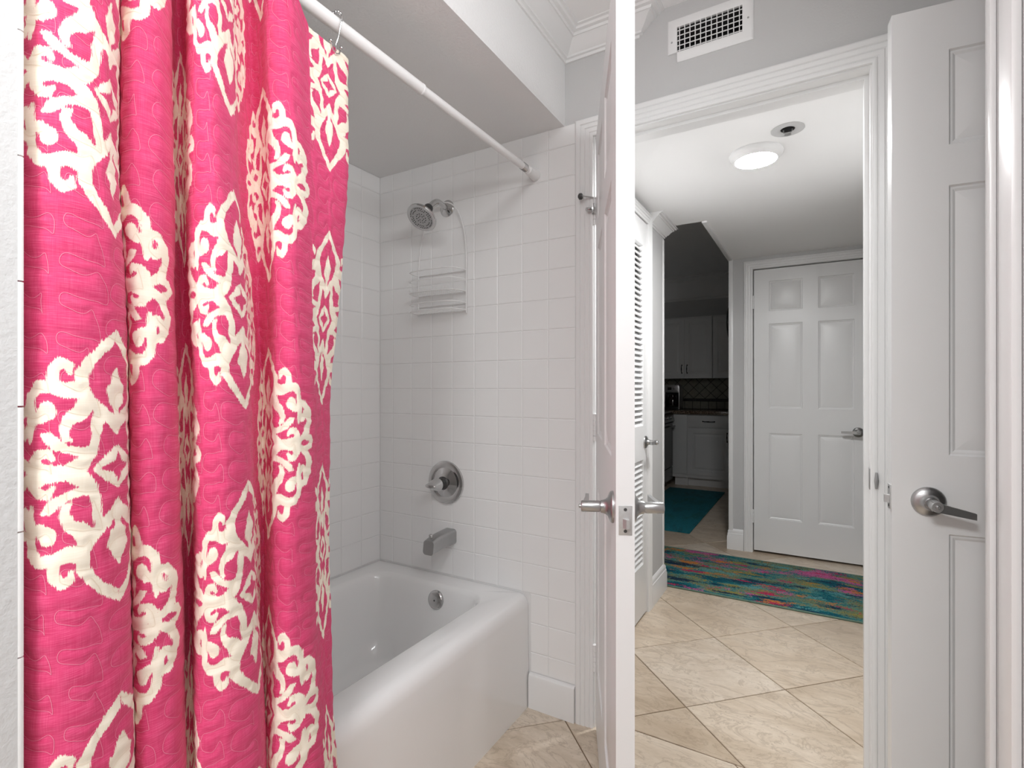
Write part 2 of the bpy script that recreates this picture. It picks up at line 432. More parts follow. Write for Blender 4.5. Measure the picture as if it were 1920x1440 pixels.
struct(B(FDL, FDR, YF + .11, YF + .14, 0, 2.2).build('wall_closet_far', 'paint_wall', smooth=0), 'closet wall behind the closed hall door', 'wall')
struct(B(1.5, 1.6, 2.86, YF, 0, Z_K).build('wall_entry', 'paint_wall', smooth=0), 'grey wall at the end of the side passage', 'wall')
struct(B(0.44, 1.6, 2.76, 2.86, 0, Z_K).build('wall_entry_near', 'paint_wall', smooth=0), 'grey near wall of the side passage', 'wall')
SPX, SPY, SPH = -.0875, 2.137, .026
struct(MB().box(XHL - .12, 0.44, 1.81, SPY - SPH, Z_H, Z_K).box(XHL - .12, 0.44, SPY + SPH, YH, Z_H, Z_K).box(XHL - .12, SPX - SPH, SPY - SPH, SPY + SPH, Z_H, Z_K).box(SPX + SPH, 0.44, SPY - SPH, SPY + SPH, Z_H, Z_K).box(SPX - SPH, SPX + SPH, SPY - SPH, SPY + SPH, Z_H + .07, Z_K).box(-0.546, 1.6, YH, YF, Z_H, Z_K).build('ceiling_hall', 'ceiling', smooth=0), 'low white hall ceiling carrying the round lamp', 'ceiling')
# kitchen
wall_kitchen = struct(B(-3.0, 0.4, 7.1, 7.2, 0, Z_K).build('wall_kitchen', 'kitchen_wall', smooth=0), 'grey kitchen wall with slate backsplash between the cabinets', 'wall')
struct(B(-3.1, -3.0, YH, 7.2, 0, Z_K).build('wall_kitchen_left', 'kitchen_wall', smooth=0), 'grey kitchen side wall behind the stove', 'wall')
struct(B(0.3, 0.4, YF + .11, 7.1, 0, Z_K).build('wall_kitchen_right', 'kitchen_wall', smooth=0), 'grey kitchen side wall', 'wall')
struct(B(-3.0, -1.4, YH - .1, YH, 0, Z_K).build('wall_kitchen_near', 'kitchen_wall', smooth=0), 'grey near wall of the kitchen', 'wall')
struct(B(-3.1, 0.4, YH - .1, 7.2, Z_K, Z_K + .1).build('ceiling_kitchen', 'kitchen_ceil', smooth=0), 'grey kitchen ceiling higher than the hall', 'ceiling')
for o in ('wall_hall_far',): pass

# ------------------------------------------------------------------ wall tiles
T = 0.1085; gap = 0.0011
tile_cache = {}
def wall_tile(parent, a0, a1, z0, z1, face, plane):
    """face 'y' : tile on a wall facing -Y at y=plane; face 'x': on a wall facing +X at x=plane"""
    w, h = round(a1 - a0 - 2 * gap, 4), round(z1 - z0 - 2 * gap, 4)
    if w < 0.012 or h < 0.012: return
    key = (face, w, h); ca, cz = (a0 + a1) / 2, (z0 + z1) / 2
    if key not in tile_cache:
        c = 0.0018; t = 0.0075; W, H = w / 2, h / 2
        l = [[(-W, 0, -H), (W, 0, -H), (W, 0, H), (-W, 0, H)]]
        L0 = [(-W, t, -H), (W, t, -H), (W, t, H), (-W, t, H)]
        L1 = [(-W, c * .7, -H), (W, c * .7, -H), (W, c * .7, H), (-W, c * .7, H)]
        L2 = [(-W + c, 0, -H + c), (W - c, 0, -H + c), (W - c, 0, H - c), (-W + c, 0, H - c)]
        mb = MB().loft([L0, L1, L2], cap0=False)
        if face == 'x': mb.xf(Matrix.Rotation(math.radians(90), 4, 'Z'))   # -Y -> +X
        loc = (ca, plane, cz) if face == 'y' else (plane, ca, cz)
        tile_cache[key] = mb.build('wall_tile', 'tile', parent, 0, loc).data
    else:
        link_mesh('wall_tile', tile_cache[key], None, parent, 0, (ca, plane, cz) if face == 'y' else (plane, ca, cz))
MB().box(XT - .006, -0.732, YT + .0015, YW + .006, 0, Z_SOF).build('grout_bed', 'grout', wall_back, 0)
rows = [0.4178 + T * i for i in range(0, 16)] + [Z_SOF]
low = [0.128] + [0.4178 - T * i for i in range(2, -1, -1)]
xs = [-0.732 - T * i for i in range(0, 9)] + [XT]
for i in range(len(xs) - 1):
    for r in range(len(rows) - 1): wall_tile(wall_back, xs[i + 1], xs[i], rows[r], rows[r + 1], 'y', YT)
for r in range(len(low) - 1):
    wall_tile(wall_back, xs[1], xs[0], low[r], low[r + 1], 'y', YT)
    wall_tile(wall_back, X_AP + .004, xs[1], low[r], low[r + 1], 'y', YT)
ys = [YT, 1.5845] + [1.5845 - T * i for i in range(1, 13)] + [0.2345]
for i in range(len(ys) - 1):
    for r in range(len(rows) - 1): wall_tile(wall_left, ys[i + 1], ys[i], rows[r], rows[r + 1], 'x', XT)
# bullnose edge tiles of the near tub wall
bn = None
for i in range(15):
    z0 = 0.02 + i * 0.15 + 0.088
    prof = [(-0.97, 0.2336), (-0.8195, 0.2336), (-0.8188, 0.2362), (-0.8205, 0.2392), (-0.826, 0.2402), (-0.97, 0.2402)]
    if z0 + .15 > Z_SOF: break
    if bn is None:
        o = MB().loft([[(x, y, -0.074) for x, y in prof], [(x, y, 0.074) for x, y in prof]]).build('bullnose_tile', 'tile', wall_front, 50, (0, 0, z0 + .075)); bn = o.data
    else: link_mesh('bullnose_tile', bn, None, wall_front, 0, (0, 0, z0 + .075))

# ------------------------------------------------------------------ trim: casings, crowns, baseboards
def casing_prof(w=0.060, d=0.017):
    return [(0, 0), (0, d * .62), (.004, d * .75), (.010, d * .75), (.012, d * .6), (.015, d * .78), (.026, d * .85), (.028, d * .68), (.031, d * .88),
            (.042, d * .95), (.044, d * .78), (.047, d), (w - .006, d), (w - .001, d * .8), (w, d * .5), (w, 0)]
tn = [0]
def trim(mb, label, cat='trim', m='trim', smooth=30):
    tn[0] += 1; return struct(mb.build('trim_%d' % tn[0], m, smooth=smooth), label, cat)
# bathroom doorway
trim(MB().sweep([(XJL - .004, 0), (XJL - .004, ZJ + .004), (XJR + .004, ZJ + .004), (XJR + .004, 0)], casing_prof(.066), lambda p, q, d: (p, YW + .005 - d, q)),
     'fluted white casing around the bathroom doorway', 'door casing')
jb = MB().box(XJL - .02, XJL, YW + .004, 1.812, 0, ZJ).box(XJR, XJR + .02, YW + .004, 1.812, 0, ZJ).box(XJL - .02, XJR + .02, YW + .004, 1.812, ZJ, ZJ + .02)
trim(jb, 'flat white jamb lining the bathroom doorway', 'door jamb', smooth=0)
trim(MB().box(XJL, XJL + .011, YW + .045, YW + .082, 0, ZJ).box(XJR - .011, XJR, YW + .045, YW + .082, 0, ZJ).box(XJL + .011, XJR - .011, YW + .045, YW + .082, ZJ - .011, ZJ),
     'thin white door stop inside the bathroom jamb', 'door stop', smooth=0)
trim(MB().sweep([(XJR + .004, 0), (XJR + .004, ZJ + .004), (XJL - .004, ZJ + .004), (XJL - .004, 0)], [(-o, d) for o, d in casing_prof(.06)], lambda p, q, d: (p, 1.81 + d, q)),
     'white casing on the hall side of the bathroom doorway', 'door casing')
# jamb of the wall in front of the open door
trim(MB().bbox(0.270, 0.28, 1.2385, 1.2677, 0, Z_C, .003), 'narrow white bullnose strip at the end of the right wall', 'trim')
trim(MB().bbox(0.266, 0.28, 1.103, 1.170, 0, Z_C, .005), 'wide white casing strip on the right wall', 'trim')
# crown moulding
CR = [(0, -.070), (.006, -.070), (.009, -.062), (.016, -.060), (.018, -.054), (.030, -.046), (.044, -.030), (.056, -.022), (.060, -.022), (.063, -.014), (.074, -.012), (.078, -.006), (.087, -.004), (.087, 0), (0, 0)]
def hmap(z): return lambda p, q, d: (p, q, z + d)
trim(MB().sweep([(-0.511, YW + .01), (-0.511, YW + .005 - .0001), (-0.777, YW + .005 - .0001), (-0.777, 0.2335)], [(o, d) for o, d in CR], hmap(Z_C)),
     'white stepped crown moulding along the soffit and returned on the wall', 'crown moulding')
# hall crown at the end of the louvre wall
CH = [(o * .78, d * .95) for o, d in CR]
trim(MB().sweep([(XHL, 2.778), (XHL, YH), (XHL - .12, YH)], [(-o, d) for o, d in CH], hmap(Z_H)), 'short white crown moulding at the hall wall corner', 'crown moulding')
trim(MB().sweep([(0.44, 2.86), (0.32, 2.86), (0.32, 1.9)], [(-o, d) for o, d in CR], hmap(Z_H)), 'white crown moulding on the right hall wall', 'crown moulding')
# kitchen crown (deep)
trim(MB().sweep([(-3.0, 7.1), (0.3, 7.1)], [(-o, d) for o, d in [(0, -.30), (.012, -.30), (.016, -.275), (.03, -.27), (.035, -.255), (.075, -.16), (.12, -.08), (.13, -.07), (.135, -.02), (.15, -.015), (.15, 0), (0, 0)]], hmap(Z_K)),
     'deep white crown moulding above the kitchen cabinets', 'crown moulding')
# far hall door casing, corner trims
trim(MB().sweep([(FDL - .004, 0), (FDL - .004, FDH + .004), (FDR + .004, FDH + .004), (FDR + .004, 0)], casing_prof(.058, .016), lambda p, q, d: (p, YF - d, q)),
     'white casing around the closed door at the end of the hall', 'door casing')
trim(MB().bbox(-0.552, -0.522, YF - .007, YF + .02, 0, Z_H - .001, .002), 'thin white corner strip beside the kitchen opening', 'trim')
trim(MB().bbox(-0.556, -0.528, YH - .004, YF - .008, Z_H - .009, Z_H + .03, .002), 'thin white strip along the edge of the hall ceiling', 'trim')
trim(MB().bbox(XHL - .02, XHL + .004, YH - .022, YH + .004, .14, Z_H - .075, .002), 'thin white corner strip on the louvred closet wall', 'trim')
# louvre door casing
trim(MB().sweep([(Y1H + .004, 0), (Y1H + .004, 2.046), (Y0H - .004, 2.046), (Y0H - .004, 0)], [(-o, d) for o, d in casing_prof(.060, .017)], lambda p, q, d: (XHL + d, p, q)),
     'white casing around the louvred closet door', 'door casing')
BBP = [(0, 0), (.016, 0), (.016, .082), (.013, .090), (.013, .100), (.010, .104), (.010, .116), (.006, .124), (.002, .130), (0, .130)]
def baseboard(name, path, label, h=1.0):
    return struct(MB().sweep(path, [(-o, d * h) for o, d in BBP], hmap(0)).build(name, 'trim', smooth=30), label, 'baseboard')
baseboard('baseboard_hall_left', [(XHL, Y1H + .066), (XHL, YH), (XHL - .1, YH)], 'tall white baseboard at the louvred closet wall', 1.15)
baseboard('baseboard_hall_far', [(-0.546, YF + .11), (-0.546, YF), (FDL - .063, YF)], 'white baseboard beside the closed hall door', 1.15)
# short bathroom baseboard by the tub
bbp = [(0, 0), (.015, 0), (.015, .112), (.013, .120), (.008, .125), (0, .127)]
struct(MB().sweep([(X_AP + .003, YT), (-0.733, YT)], [(-o, d) for o, d in bbp], hmap(0)).build('baseboard_bath', 'trim', smooth=30), 'short white baseboard between the tub and the door casing', 'baseboard')

# ------------------------------------------------------------------ doors
def panel_leaf(name, w, h, t, holes, parent=None, m='door', inset=.014, depth=.008, slope=.034, rise=.002, panel_name='panel'):
    """framed leaf, x 0..w, z 0..h, y 0..t; each hole gets a raised panel of its own"""
    xc = sorted(set([0, w] + [v for q in holes for v in q[:2]])); zc = sorted(set([0, h] + [v for q in holes for v in q[2:]]))
    mb = MB()
    ishole = lambda x, z: any(a < x < b and c < z < d for a, b, c, d in holes)
    for yy, s in ((0, 1), (t, -1)):
        for i in range(len(xc) - 1):
            for j in range(len(zc) - 1):
                if ishole((xc[i] + xc[i + 1]) / 2, (zc[j] + zc[j + 1]) / 2): continue
                mb.add([(xc[i], yy, zc[j]), (xc[i + 1], yy, zc[j]), (xc[i + 1], yy, zc[j + 1]), (xc[i], yy, zc[j + 1])], [(0, 1, 2, 3) if s > 0 else (3, 2, 1, 0)])
        for a, b, c, d in holes:
            def rect(k, y): return [(a + k, yy + s * y, c + k), (b - k, yy + s * y, c + k), (b - k, yy + s * y, d - k), (a + k, yy + s * y, d - k)]
            L = [rect(0, 0), rect(inset * .25, depth * .55), rect(inset * .55, depth * .6), rect(inset, depth)]
            n0 = len(mb.v); mb.loft(L, cap0=False, cap1=False)
    mb.add([(0, 0, 0), (w, 0, 0), (w, t, 0), (0, t, 0), (0, 0, h), (w, 0, h), (w, t, h), (0, t, h)], [(0, 3, 2, 1), (4, 5, 6, 7), (1, 2, 6, 5), (0, 4, 7, 3)])
    leaf = mb.build(name, m, parent, smooth=20)
    for a, b, c, d in holes:
        def rc(k, y): return [(a + k, y, c + k), (b - k, y, c + k), (b - k, y, d - k), (a + k, y, d - k)]
        e = inset - .001
        p = MB().loft([rc(e + slope, rise), rc(e, depth - .0005), rc(e, t - depth + .0005), rc(e + slope, t - rise)])
        p.build(panel_name, m, leaf, smooth=10)
    return leaf
def six(w, s=.108, mull=.10):
    pw = (w - 2 * s - mull) / 2
    return [(x, x + pw, a, b) for x in (s, s + pw + mull) for a, b in ((.235, .845), (1.02, 1.622), (1.712, 1.925))]

def lever(parent, x, z, y, side, arm, t=.0, droop=0.0, m='nickel', L=.105, button=True):
    """side -1: on the front face pointing -y; +1: back face. arm: +1/-1 direction of the lever along x"""
    s = side
    prof = [(0, 0), (.0325, 0), (.0330, .003), (.0315, .006), (.026, .009), (.019, .012), (.0155, .016), (.0135, .022), (.0128, .026), (0, .026)]
    lv = MB().tube([(x, y + s * .026, z), (x, y + s * .030, z), (x, y + s * .064, z), (x, y + s * .066, z)], [.0105, .0118, .0118, .0105], 20)
    # lever blade
    prof2 = []
    for k in range(9):
        q = k / 8; xx = x + arm * (-.008 + q * L); hh = .0105 * (1 - q) + .0070 * q; yy = y + s * (.058 - .012 * math.sin(q * math.pi / 2) * 0.6); th = .0055 * (1 - .35 * q); zz = z - droop * q
        prof2.append([(xx, yy - th, zz - hh), (xx, yy + th, zz - hh), (xx, yy + th, zz + hh), (xx, yy - th, zz + hh)])
    lv.loft(prof2)
    o = lv.build('lever_handle', m, parent, smooth=35)
    MB().lathe(prof, (x, y, z), (0, s, 0), 36).build('rose', m, o, smooth=40)
    if button: MB().lathe([(0, 0), (.0042, 0), (.0042, .004), (.003, .005), (0, .005)], (x, y + s * .066, z), (0, s, 0), 14).build('lock_button', m, o)
    return o
def latch_plate(parent, x, z, y0, y1, xdir, m='plate'):
    ym = (y0 + y1) / 2; hw = .0128
    mb = MB().bbox(min(x, x + xdir * .0015), max(x, x + xdir * .0015), ym - hw, ym + hw, z - .0285, z + .0285, .0006)
    o = mb.build('latch_plate', m, parent, 20)
    # bolt with slanted face
    zz = z - .006
    MB().loft([[(x, ym - .006, zz - .009), (x, ym + .007, zz - .009), (x, ym + .007, zz + .009), (x, ym - .006, zz + .009)],
               [(x + xdir * .010, ym + .001, zz - .009), (x + xdir * .010, ym + .007, zz - .009), (x + xdir * .010, ym + .007, zz + .009), (x + xdir * .010, ym + .001, zz + .009)]]).build('latch_bolt', m, o, 20)
    for dz in (-.021, .021):
        MB().lathe([(0, 0), (.0034, 0), (.0028, .0009), (.0012, .0006), (0, .0004)], (x + xdir * .0015, ym, z + dz), (xdir, 0, 0), 12).build('screw', 'darkrubber', o)
    return o
def hinge(parent, x, y, z, m='trim', L=.09):
    """knuckle barrel with leaves"""
    mb = MB()
    for i in range(5): mb.tube([(x, y, z - L / 2 + i * L / 5 + .0006), (x, y, z - L / 2 + (i + 1) * L / 5 - .0006)], .0062, 12)
    mb.lathe([(0, 0), (.0068, 0), (.0068, .003), (.004, .006), (0, .0065)], (x, y, z + L / 2), (0, 0, 1), 12)
    return mb.build('hinge', m, parent, 35)

# door 1: the open door standing edge-on
D1W, D1T = 0.785, 0.036
d1 = panel_leaf('door_1', D1W, 2.03, D1T, six(D1W, .115, .105))
d1.location = (-0.655, 1.690, .012); d1.rotation_euler.z = -math.radians(66.0)
struct(d1, 'white panelled door standing open edge-on in front of the bathroom doorway', 'door')
zl = .923
lever(d1, D1W - .062, zl, 0, -1, -1, droop=-.0); lever(d1, D1W - .062, zl, D1T, 1, -1, button=False)
latch_plate(d1, D1W, zl - .012, 0, D1T, 1)
for z in (.23, 1.03, 1.78): hinge(d1, -.004, -.004, z)
# hinge pin stop on the upper hinge: arm, bumper and leaf plate
st = MB().tube([(-.004, -.004, 1.828), (.004, -.030, 1.830), (.010, -.052, 1.832)], .0028, 8)
sto = st.build('hinge_pin_stop', 'chrome', d1)
MB().lathe([(0, 0), (.008, 0), (.011, .004), (.0105, .012), (.004, .016), (0, .016)], (.008, -.046, 1.831), (.12, -.98, -.1), 16).build('rubber_bumper', 'darkrubber', sto)
MB().bbox(-.006, .030, -.016, -.008, 1.772, 1.800, .003).tube([(.004, -.014, 1.786), (.012, -.034, 1.784)], .0065, 12).build('stop_bracket', 'chrome', sto)

# door 2: the open door on the right with the lever
D2W, D2T = 0.74, 0.036
d2 = panel_leaf('door_2', D2W, 2.03, D2T, six(D2W, .105, .10))
d2.location = (0.1515, 1.4735, .010); d2.rotation_euler.z = math.radians(6.0)
struct(d2, 'white six-panel door with a nickel lever standing open at the right', 'door')
lever(d2, .068, .915, 0, -1, 1, droop=.017, L=.077); lever(d2, .070, .915, D2T, 1, 1)
latch_plate(d2, 0, .918, 0, D2T, -1)
for z in (.25, 1.0, 1.78): hinge(d2, D2W + .006, D2T / 2, z)

# door 3: closed door at the end of the hall
D3W = .704
d3 = panel_leaf('door_3', D3W, 2.012, .036, six(D3W, .098, .094))
d3.location = (FDL + .005, YF + .003, .017); struct(d3, 'closed white six-panel door at the end of the hall', 'door')
lever(d3, D3W - .078, .872, 0, -1, -1)
for z in (.24, 1.78): hinge(d3, -.004, -.006, z)

# door 4: louvred closet door in the hall wall (local x runs towards +Y, front faces +X)
LW, LH, LT = Y1H - Y0H - .008, 2.03, .034
d4 = MB()
d4.box(0, .062, 0, LT, 0, LH).box(LW - .062, LW, 0, LT, 0, LH)
for a, b in ((0, .26), (.80, .975), (LH - .125, LH)): d4.box(.062, LW - .062, 0, LT, a, b)
d4 = d4.build('door_4', 'door', smooth=0)
d4.rotation_euler.z = math.radians(90); d4.location = (XHL + .004, Y0H + .004, .012)
struct(d4, 'white louvred closet door in the hall wall', 'door')
sl = None; pitch = .0275
for a, b in ((.26, .80), (.975, LH - .125)):
    n = int((b - a) / pitch); p = (b - a) / n
    for i in range(n):
        zc = a + (i + .5) * p
        if sl is None:
            sl = MB().loft([[(.060, .003, -.014), (.060, .008, -.017), (.060, .031, .010), (.060, .026, .013)], [(LW - .060, .003, -.014), (LW - .060, .008, -.017), (LW - .060, .031, .010), (LW - .060, .026, .013)]]).build('slat', 'door', d4, 0, (0, 0, zc)).data
        else: link_mesh('slat', sl, None, d4, 0, (0, 0, zc))
lever(d4, LW - .030, .888, 0, -1, -1, L=.08)

# strike plate on the right bathroom jamb
tag(MB().bbox(XJR - .0018, XJR, YW + .006, YW + .036, .905, .962, .0006).tube([(XJR + .012, YW - .013, .912), (XJR + .012, YW - .014, .933), (XJR + .012, YW - .013, .955)], [.003, .0055, .003], 10).build('strike_plate', 'nickel', None, 30),
    'small nickel strike plate on the right doorway jamb', 'strike plate')

# ------------------------------------------------------------------ bathtub
def rrect(x0, x1, y0, y1, r, z, n=8):
    pts = []
    for cx, cy, a0 in ((x1 - r, y1 - r, 0), (x0 + r, y1 - r, 90), (x0 + r, y0 + r, 180), (x1 - r, y0 + r, 270)):
        for k in range(n + 1):
            a = math.radians(a0 + 90 * k / n); pts.append((cx + r * math.cos(a), cy + r * math.sin(a), z))
    return pts
ty0, ty1 = 0.243, YT - .0005; zr = .412; tx0 = XT + .001
loops = [rrect(tx0, X_AP, ty0, ty1, .002, 0.0), rrect(tx0, X_AP - .004, ty0, ty1, .002, .30), rrect(tx0, X_AP - .004, ty0, ty1, .002, .366), rrect(tx0, X_AP - .006, ty0, ty1, .002, .384), rrect(tx0, X_AP - .013, ty0, ty1, .002, .399),
         rrect(tx0, X_AP - .026, ty0, ty1, .002, .409), rrect(tx0, X_AP - .045, ty0, ty1, .002, zr),
         rrect(tx0 + .06, X_AP - .118, ty0 + .10, ty1 - .072, .10, zr - .001), rrect(tx0 + .068, X_AP - .127, ty0 + .108, ty1 - .080, .098, zr - .006), rrect(tx0 + .075, X_AP - .136, ty0 + .116, ty1 - .088, .095, zr - .020),
         rrect(tx0 + .082, X_AP - .144, ty0 + .13, ty1 - .096, .095, zr - .06), rrect(tx0 + .10, X_AP - .165, ty0 + .20, ty1 - .125, .10, .16), rrect(tx0 + .12, X_AP - .185, ty0 + .25, ty1 - .145, .11, .10), rrect(tx0 + .17, X_AP - .235, ty0 + .32, ty1 - .20, .10, .075)]
tub = empty('bathtub', ((tx0 + X_AP) / 2, (ty0 + ty1) / 2, 0))
ox, oy = tub.location.x, tub.location.y
tb = MB().loft([[(x - ox, y - oy, z) for x, y, z in l] for l in loops]).build('tub_shell', 'tub', tub, 45)
tag(tub, 'white alcove bathtub with a rounded apron under the tiled wall', 'bathtub')
oz = .352; ovx = -1.281; ovy = ty1 - .098
ov = MB().lathe([(0, .010), (.010, .0105), (.028, .009), (.034, .006), (.0368, .001), (.0368, -.006), (0, -.006)], (ovx - ox, ovy - oy, oz), (0, -1, .12), 32).build('overflow_plate', 'chrome', tub, 50); ov['label'] = 'round chrome overflow plate'
MB().lathe([(0, 0), (.0035, 0), (.0025, .0015), (0, .001)], (ovx - ox, ovy - .0105 - oy, oz + .001), (0, -1, .12), 10).build('screw', 'darkrubber', ov)
MB().lathe([(0, .004), (.02, .004), (.034, .002), (.036, 0), (0, 0)], (-1.28 - ox, 1.36 - oy, .0755), (0, 0, 1), 24).build('drain', 'chrome', tub, 50)

# ------------------------------------------------------------------ shower fittings
sx, sz = -1.300, 1.915
sh = empty('shower_fixture', (sx, YT, sz)); tag(sh, 'chrome shower head on a curved arm high on the tiled wall', 'shower head')
MB().lathe([(0, 0), (.034, 0), (.034, .003), (.028, .007), (.018, .010), (.013, .013), (0, .013)], (0, 0, 0), (0, -1, 0), 32).build('flange', 'chrome', sh, 50)
arm = []
for k in range(12):
    q = k / 11; arm.append((0, -.005 - .118 * q, .012 * math.sin(q * 2.2) - .052 * max(0, q - .45) ** 1.5 * 2.2))
MB().tube(arm, .0108, 16).build('shower_arm', 'chrome', sh, 50)
e = Vector(arm[-1]); ax = Vector((0.0, -.64, -.77)).normalized()
MB().lathe([(0, -.012), (.016, -.012), (.0185, -.004), (.0185, .014), (.014, .020), (0, .020)], e, ax, 24).build('swivel_ball', 'darkrubber', sh, 50)
hc = e + ax * .028
hd = MB().lathe([(0, -.010), (.014, -.010), (.018, .0), (.036, .012), (.054, .022), (.060, .028), (.060, .033), (.057, .036), (.049, .034), (0, .034)], hc, ax, 48).build('spray_head', 'chrome', sh, 40)
face = MB().lathe([(0, .0355), (.047, .0355), (.0485, .034), (0, .034)], hc, ax, 48).build('face_plate', 'nickel', hd, 40)
nz = MB(); u = ax.orthogonal().normalized(); w = ax.cross(u)
for rr, n in ((.010, 6), (.019, 12), (.0345, 30), (.043, 36)):
    for j in range(n):
        if rr > .03 and (j % (n // 6)) == 0: continue
        a = 2 * math.pi * j / n + rr * 40
        nz.lathe([(0, .0375), (.0012, .0375), (.0020, .036), (.0021, .0352)], hc + (u * math.cos(a) + w * math.sin(a)) * rr, ax, 6)
nzo = nz.build('nozzles', 'black', hd, 40); nzo['kind'] = 'stuff'

# caddy hanging from the arm
cd = empty('shower_caddy', (-1.32, YT, 1.49)); tag(cd, 'white wire shower caddy with two shelves hanging below the shower head', 'caddy')
cw = .123; ytop = sz + .014 - 1.49; fr = []
for k in range(0, 13):       # left side up to the hook
    q = k / 12; fr.append((-cw * math.cos(q * math.pi / 2) ** 0.75 + .02 * q, -.012 - .022 * q ** 2, .16 + (ytop - .16) * math.sin(q * math.pi / 2) ** 1.0))
fr2 = [(-x + .04 * (i / 12), y, z) for i, (x, y, z) in enumerate(fr)][::-1]
path = [(-cw, -.012, -.01)] + fr + fr2[1:] + [(cw, -.012, -.01)]
MB().tube(path, .0026, 8).build('hanger_wire', 'wire', cd, 60)
for zz, hh, dep, nm in ((.075, .085, .095, 'upper_shelf'), (0.0, .03, .095, 'lower_shelf')):
    s = MB()
    def rim(z, k=0.0): 
        return [(x * (1 - k), y, z) for x, y in [(-cw, -.010), (-cw, -dep * .5), (-cw * .9, -dep * .85), (-cw * .72, -dep), (0, -dep * 1.06), (cw * .72, -dep), (cw * .9, -dep * .85), (cw, -dep * .5), (cw, -.010)]]
    s.tube(rim(zz + hh), .0024, 7, closed=True); s.tube(rim(zz), .0024, 7, closed=True)
    if hh > .05: s.tube(rim(zz + hh * .55)[0:9], .0018, 6)
    for i in range(17):
        x = -cw * .93 + i * cw * 1.86 / 16; yy = -dep * (1.04 - .1 * abs(x / cw) ** 2 - .25 * max(0, abs(x / cw) - .75) * 4 * .5)
        s.tube([(x, -.010, zz), (x, yy, zz)] + ([(x, yy, zz + .014)] if hh > .05 else []), .0013, 5)
    s.build(nm, 'wire', cd, 60)

# valve
vx, vz = -1.304, .795
va = empty('shower_valve', (vx, YT, vz)); tag(va, 'round chrome shower valve with a projecting knob on the tiled wall', 'shower valve')
MB().lathe([(0, .0), (.087, .0), (.0885, .004), (.086, .010), (.078, .0135), (.066, .013), (.060, .010), (.040, .018), (.026, .024), (0, .024)], (0, 0, 0), (0, -1, 0), 48).build('escutcheon', 'chrome', va, 40)
MB().lathe([(0, .018), (.026, .018), (.027, .026), (.023, .030), (.023, .040), (.0215, .041), (.0215, .058), (.023, .059), (.0235, .064), (0, .064)], (0, 0, 0), (0, -1, 0), 32).build('collar', 'darkrubber', va, 35)
kn = []
for k in range(9):
    q = k / 8; yy = -.062 - .048 * q; a = .030 * (1 - .15 * q) * (1 if q < .9 else .8); b = .027 * (1 - .72 * q)
    kn.append([((a * math.cos(t)), yy, b * math.sin(t)) for t in [2 * math.pi * j / 24 for j in range(24)]])
MB().loft(kn).build('knob', 'chrome', va, 50)

# tub spout
spx, spz = -1.283, .578
sp = empty('tub_spout', (spx, YT, spz)); tag(sp, 'brushed chrome tub spout with a diverter pin below the valve', 'spout')
secs = []
for k in range(10):
    q = k / 9; yy = -.140 * q; up = .031 - .006 * q - .010 * max(0, q - .5) ** 2 * 4; dn = -.029 - .010 * max(0, q - .55) * 2.2; hw = .029 - .004 * q
    r = rrect(-hw, hw, dn, up, .012, 0, 5)
    secs.append([(x, yy - (.010 * (y_ < 0) * max(0, q - .6)), y_) for x, y_, _ in r])
MB().loft(secs).build('spout_body', 'nickel', sp, 50)
MB().lathe([(0, 0), (.004, 0), (.004, .010), (.008, .012), (.0085, .018), (.006, .021), (0, .021)], (0, -.124, .016), (0, -.15, 1), 16).build('diverter_pin', 'chrome', sp, 40)

# ------------------------------------------------------------------ shower rod and hook
RX, RZ = -0.892, 1.965
rod = empty('shower_rod', (RX, YT, RZ)); tag(rod, 'white tension shower rod running under the soffit to the tiled wall', 'shower rod')
yj = YatX(790, RX) - YT
MB().tube([(0, 0.2405 - YT, 0), (0, yj, 0)], .0142, 24).lathe([(.0142, 0), (.0148, .001), (.0148, .006), (.0125, .007)], (0, yj - .004, 0), (0, 1, 0), 24).build('outer_tube', 'rod', rod, 40)
MB().tube([(0, yj - .05, 0), (0, -.012, 0)], .0120, 24).build('inner_tube', 'rod', rod, 40)
MB().lathe([(0, 0), (.020, 0), (.0205, .004), (.019, .024), (.0155, .030), (.0155, .060), (.012, .062)], (0, -.0005, 0), (0, -1, 0), 28).build('end_cap', 'rod', rod, 35)
cl = MB()
for i in range(5): cl.lathe([(.0118, 0), (.0140, .002), (.0118, .004)], (0, -.075 - i * .0058, 0), (0, -1, 0), 20)
cl.build('thread_collar', 'steel', rod, 30)
def hook_at(y):
    hk = empty('curtain_hook', (RX, y, RZ)); R = .0215
    tag(hk, 'chrome roller hook holding the curtain corner on the white rod', 'curtain hook')
    pts = [(R * math.cos(a), 0, R * math.sin(a) + .002) for a in [math.radians(150 - 12 * i) for i in range(0, 16)]]
    pts += [(.012, 0, -.030), (.004, .0, -.046), (.004, 0, -.060)]
    MB().tube(pts, .0016, 8).build('hook_wire', 'chrome', hk, 60)
    for i in range(5):
        a = math.radians(125 - 22 * i); bp = (R * math.cos(a), 0, R * math.sin(a) + .002)
        MB().lathe([(0, -.0042), (.0028, -.0032), (.0042, 0), (.0028, .0032), (0, .0042)], bp, (-math.sin(a), 0, math.cos(a)), 12).build('roller_ball', 'chrome', hk, 60)
    for dy in (-.014, .014):
        MB().lathe([(0, -.0042), (.003, -.003), (.0042, 0), (.003, .003), (0, .0042)], (.004, dy, -.046), (0, 0, 1), 12).tube([(.004, dy, -.046), (.004, dy * .6, -.062), (.004, 0, -.066)], .0014, 6).build('tip_ball', 'chrome', hk, 60)
    return hk
hook_at(YatX(628, RX))

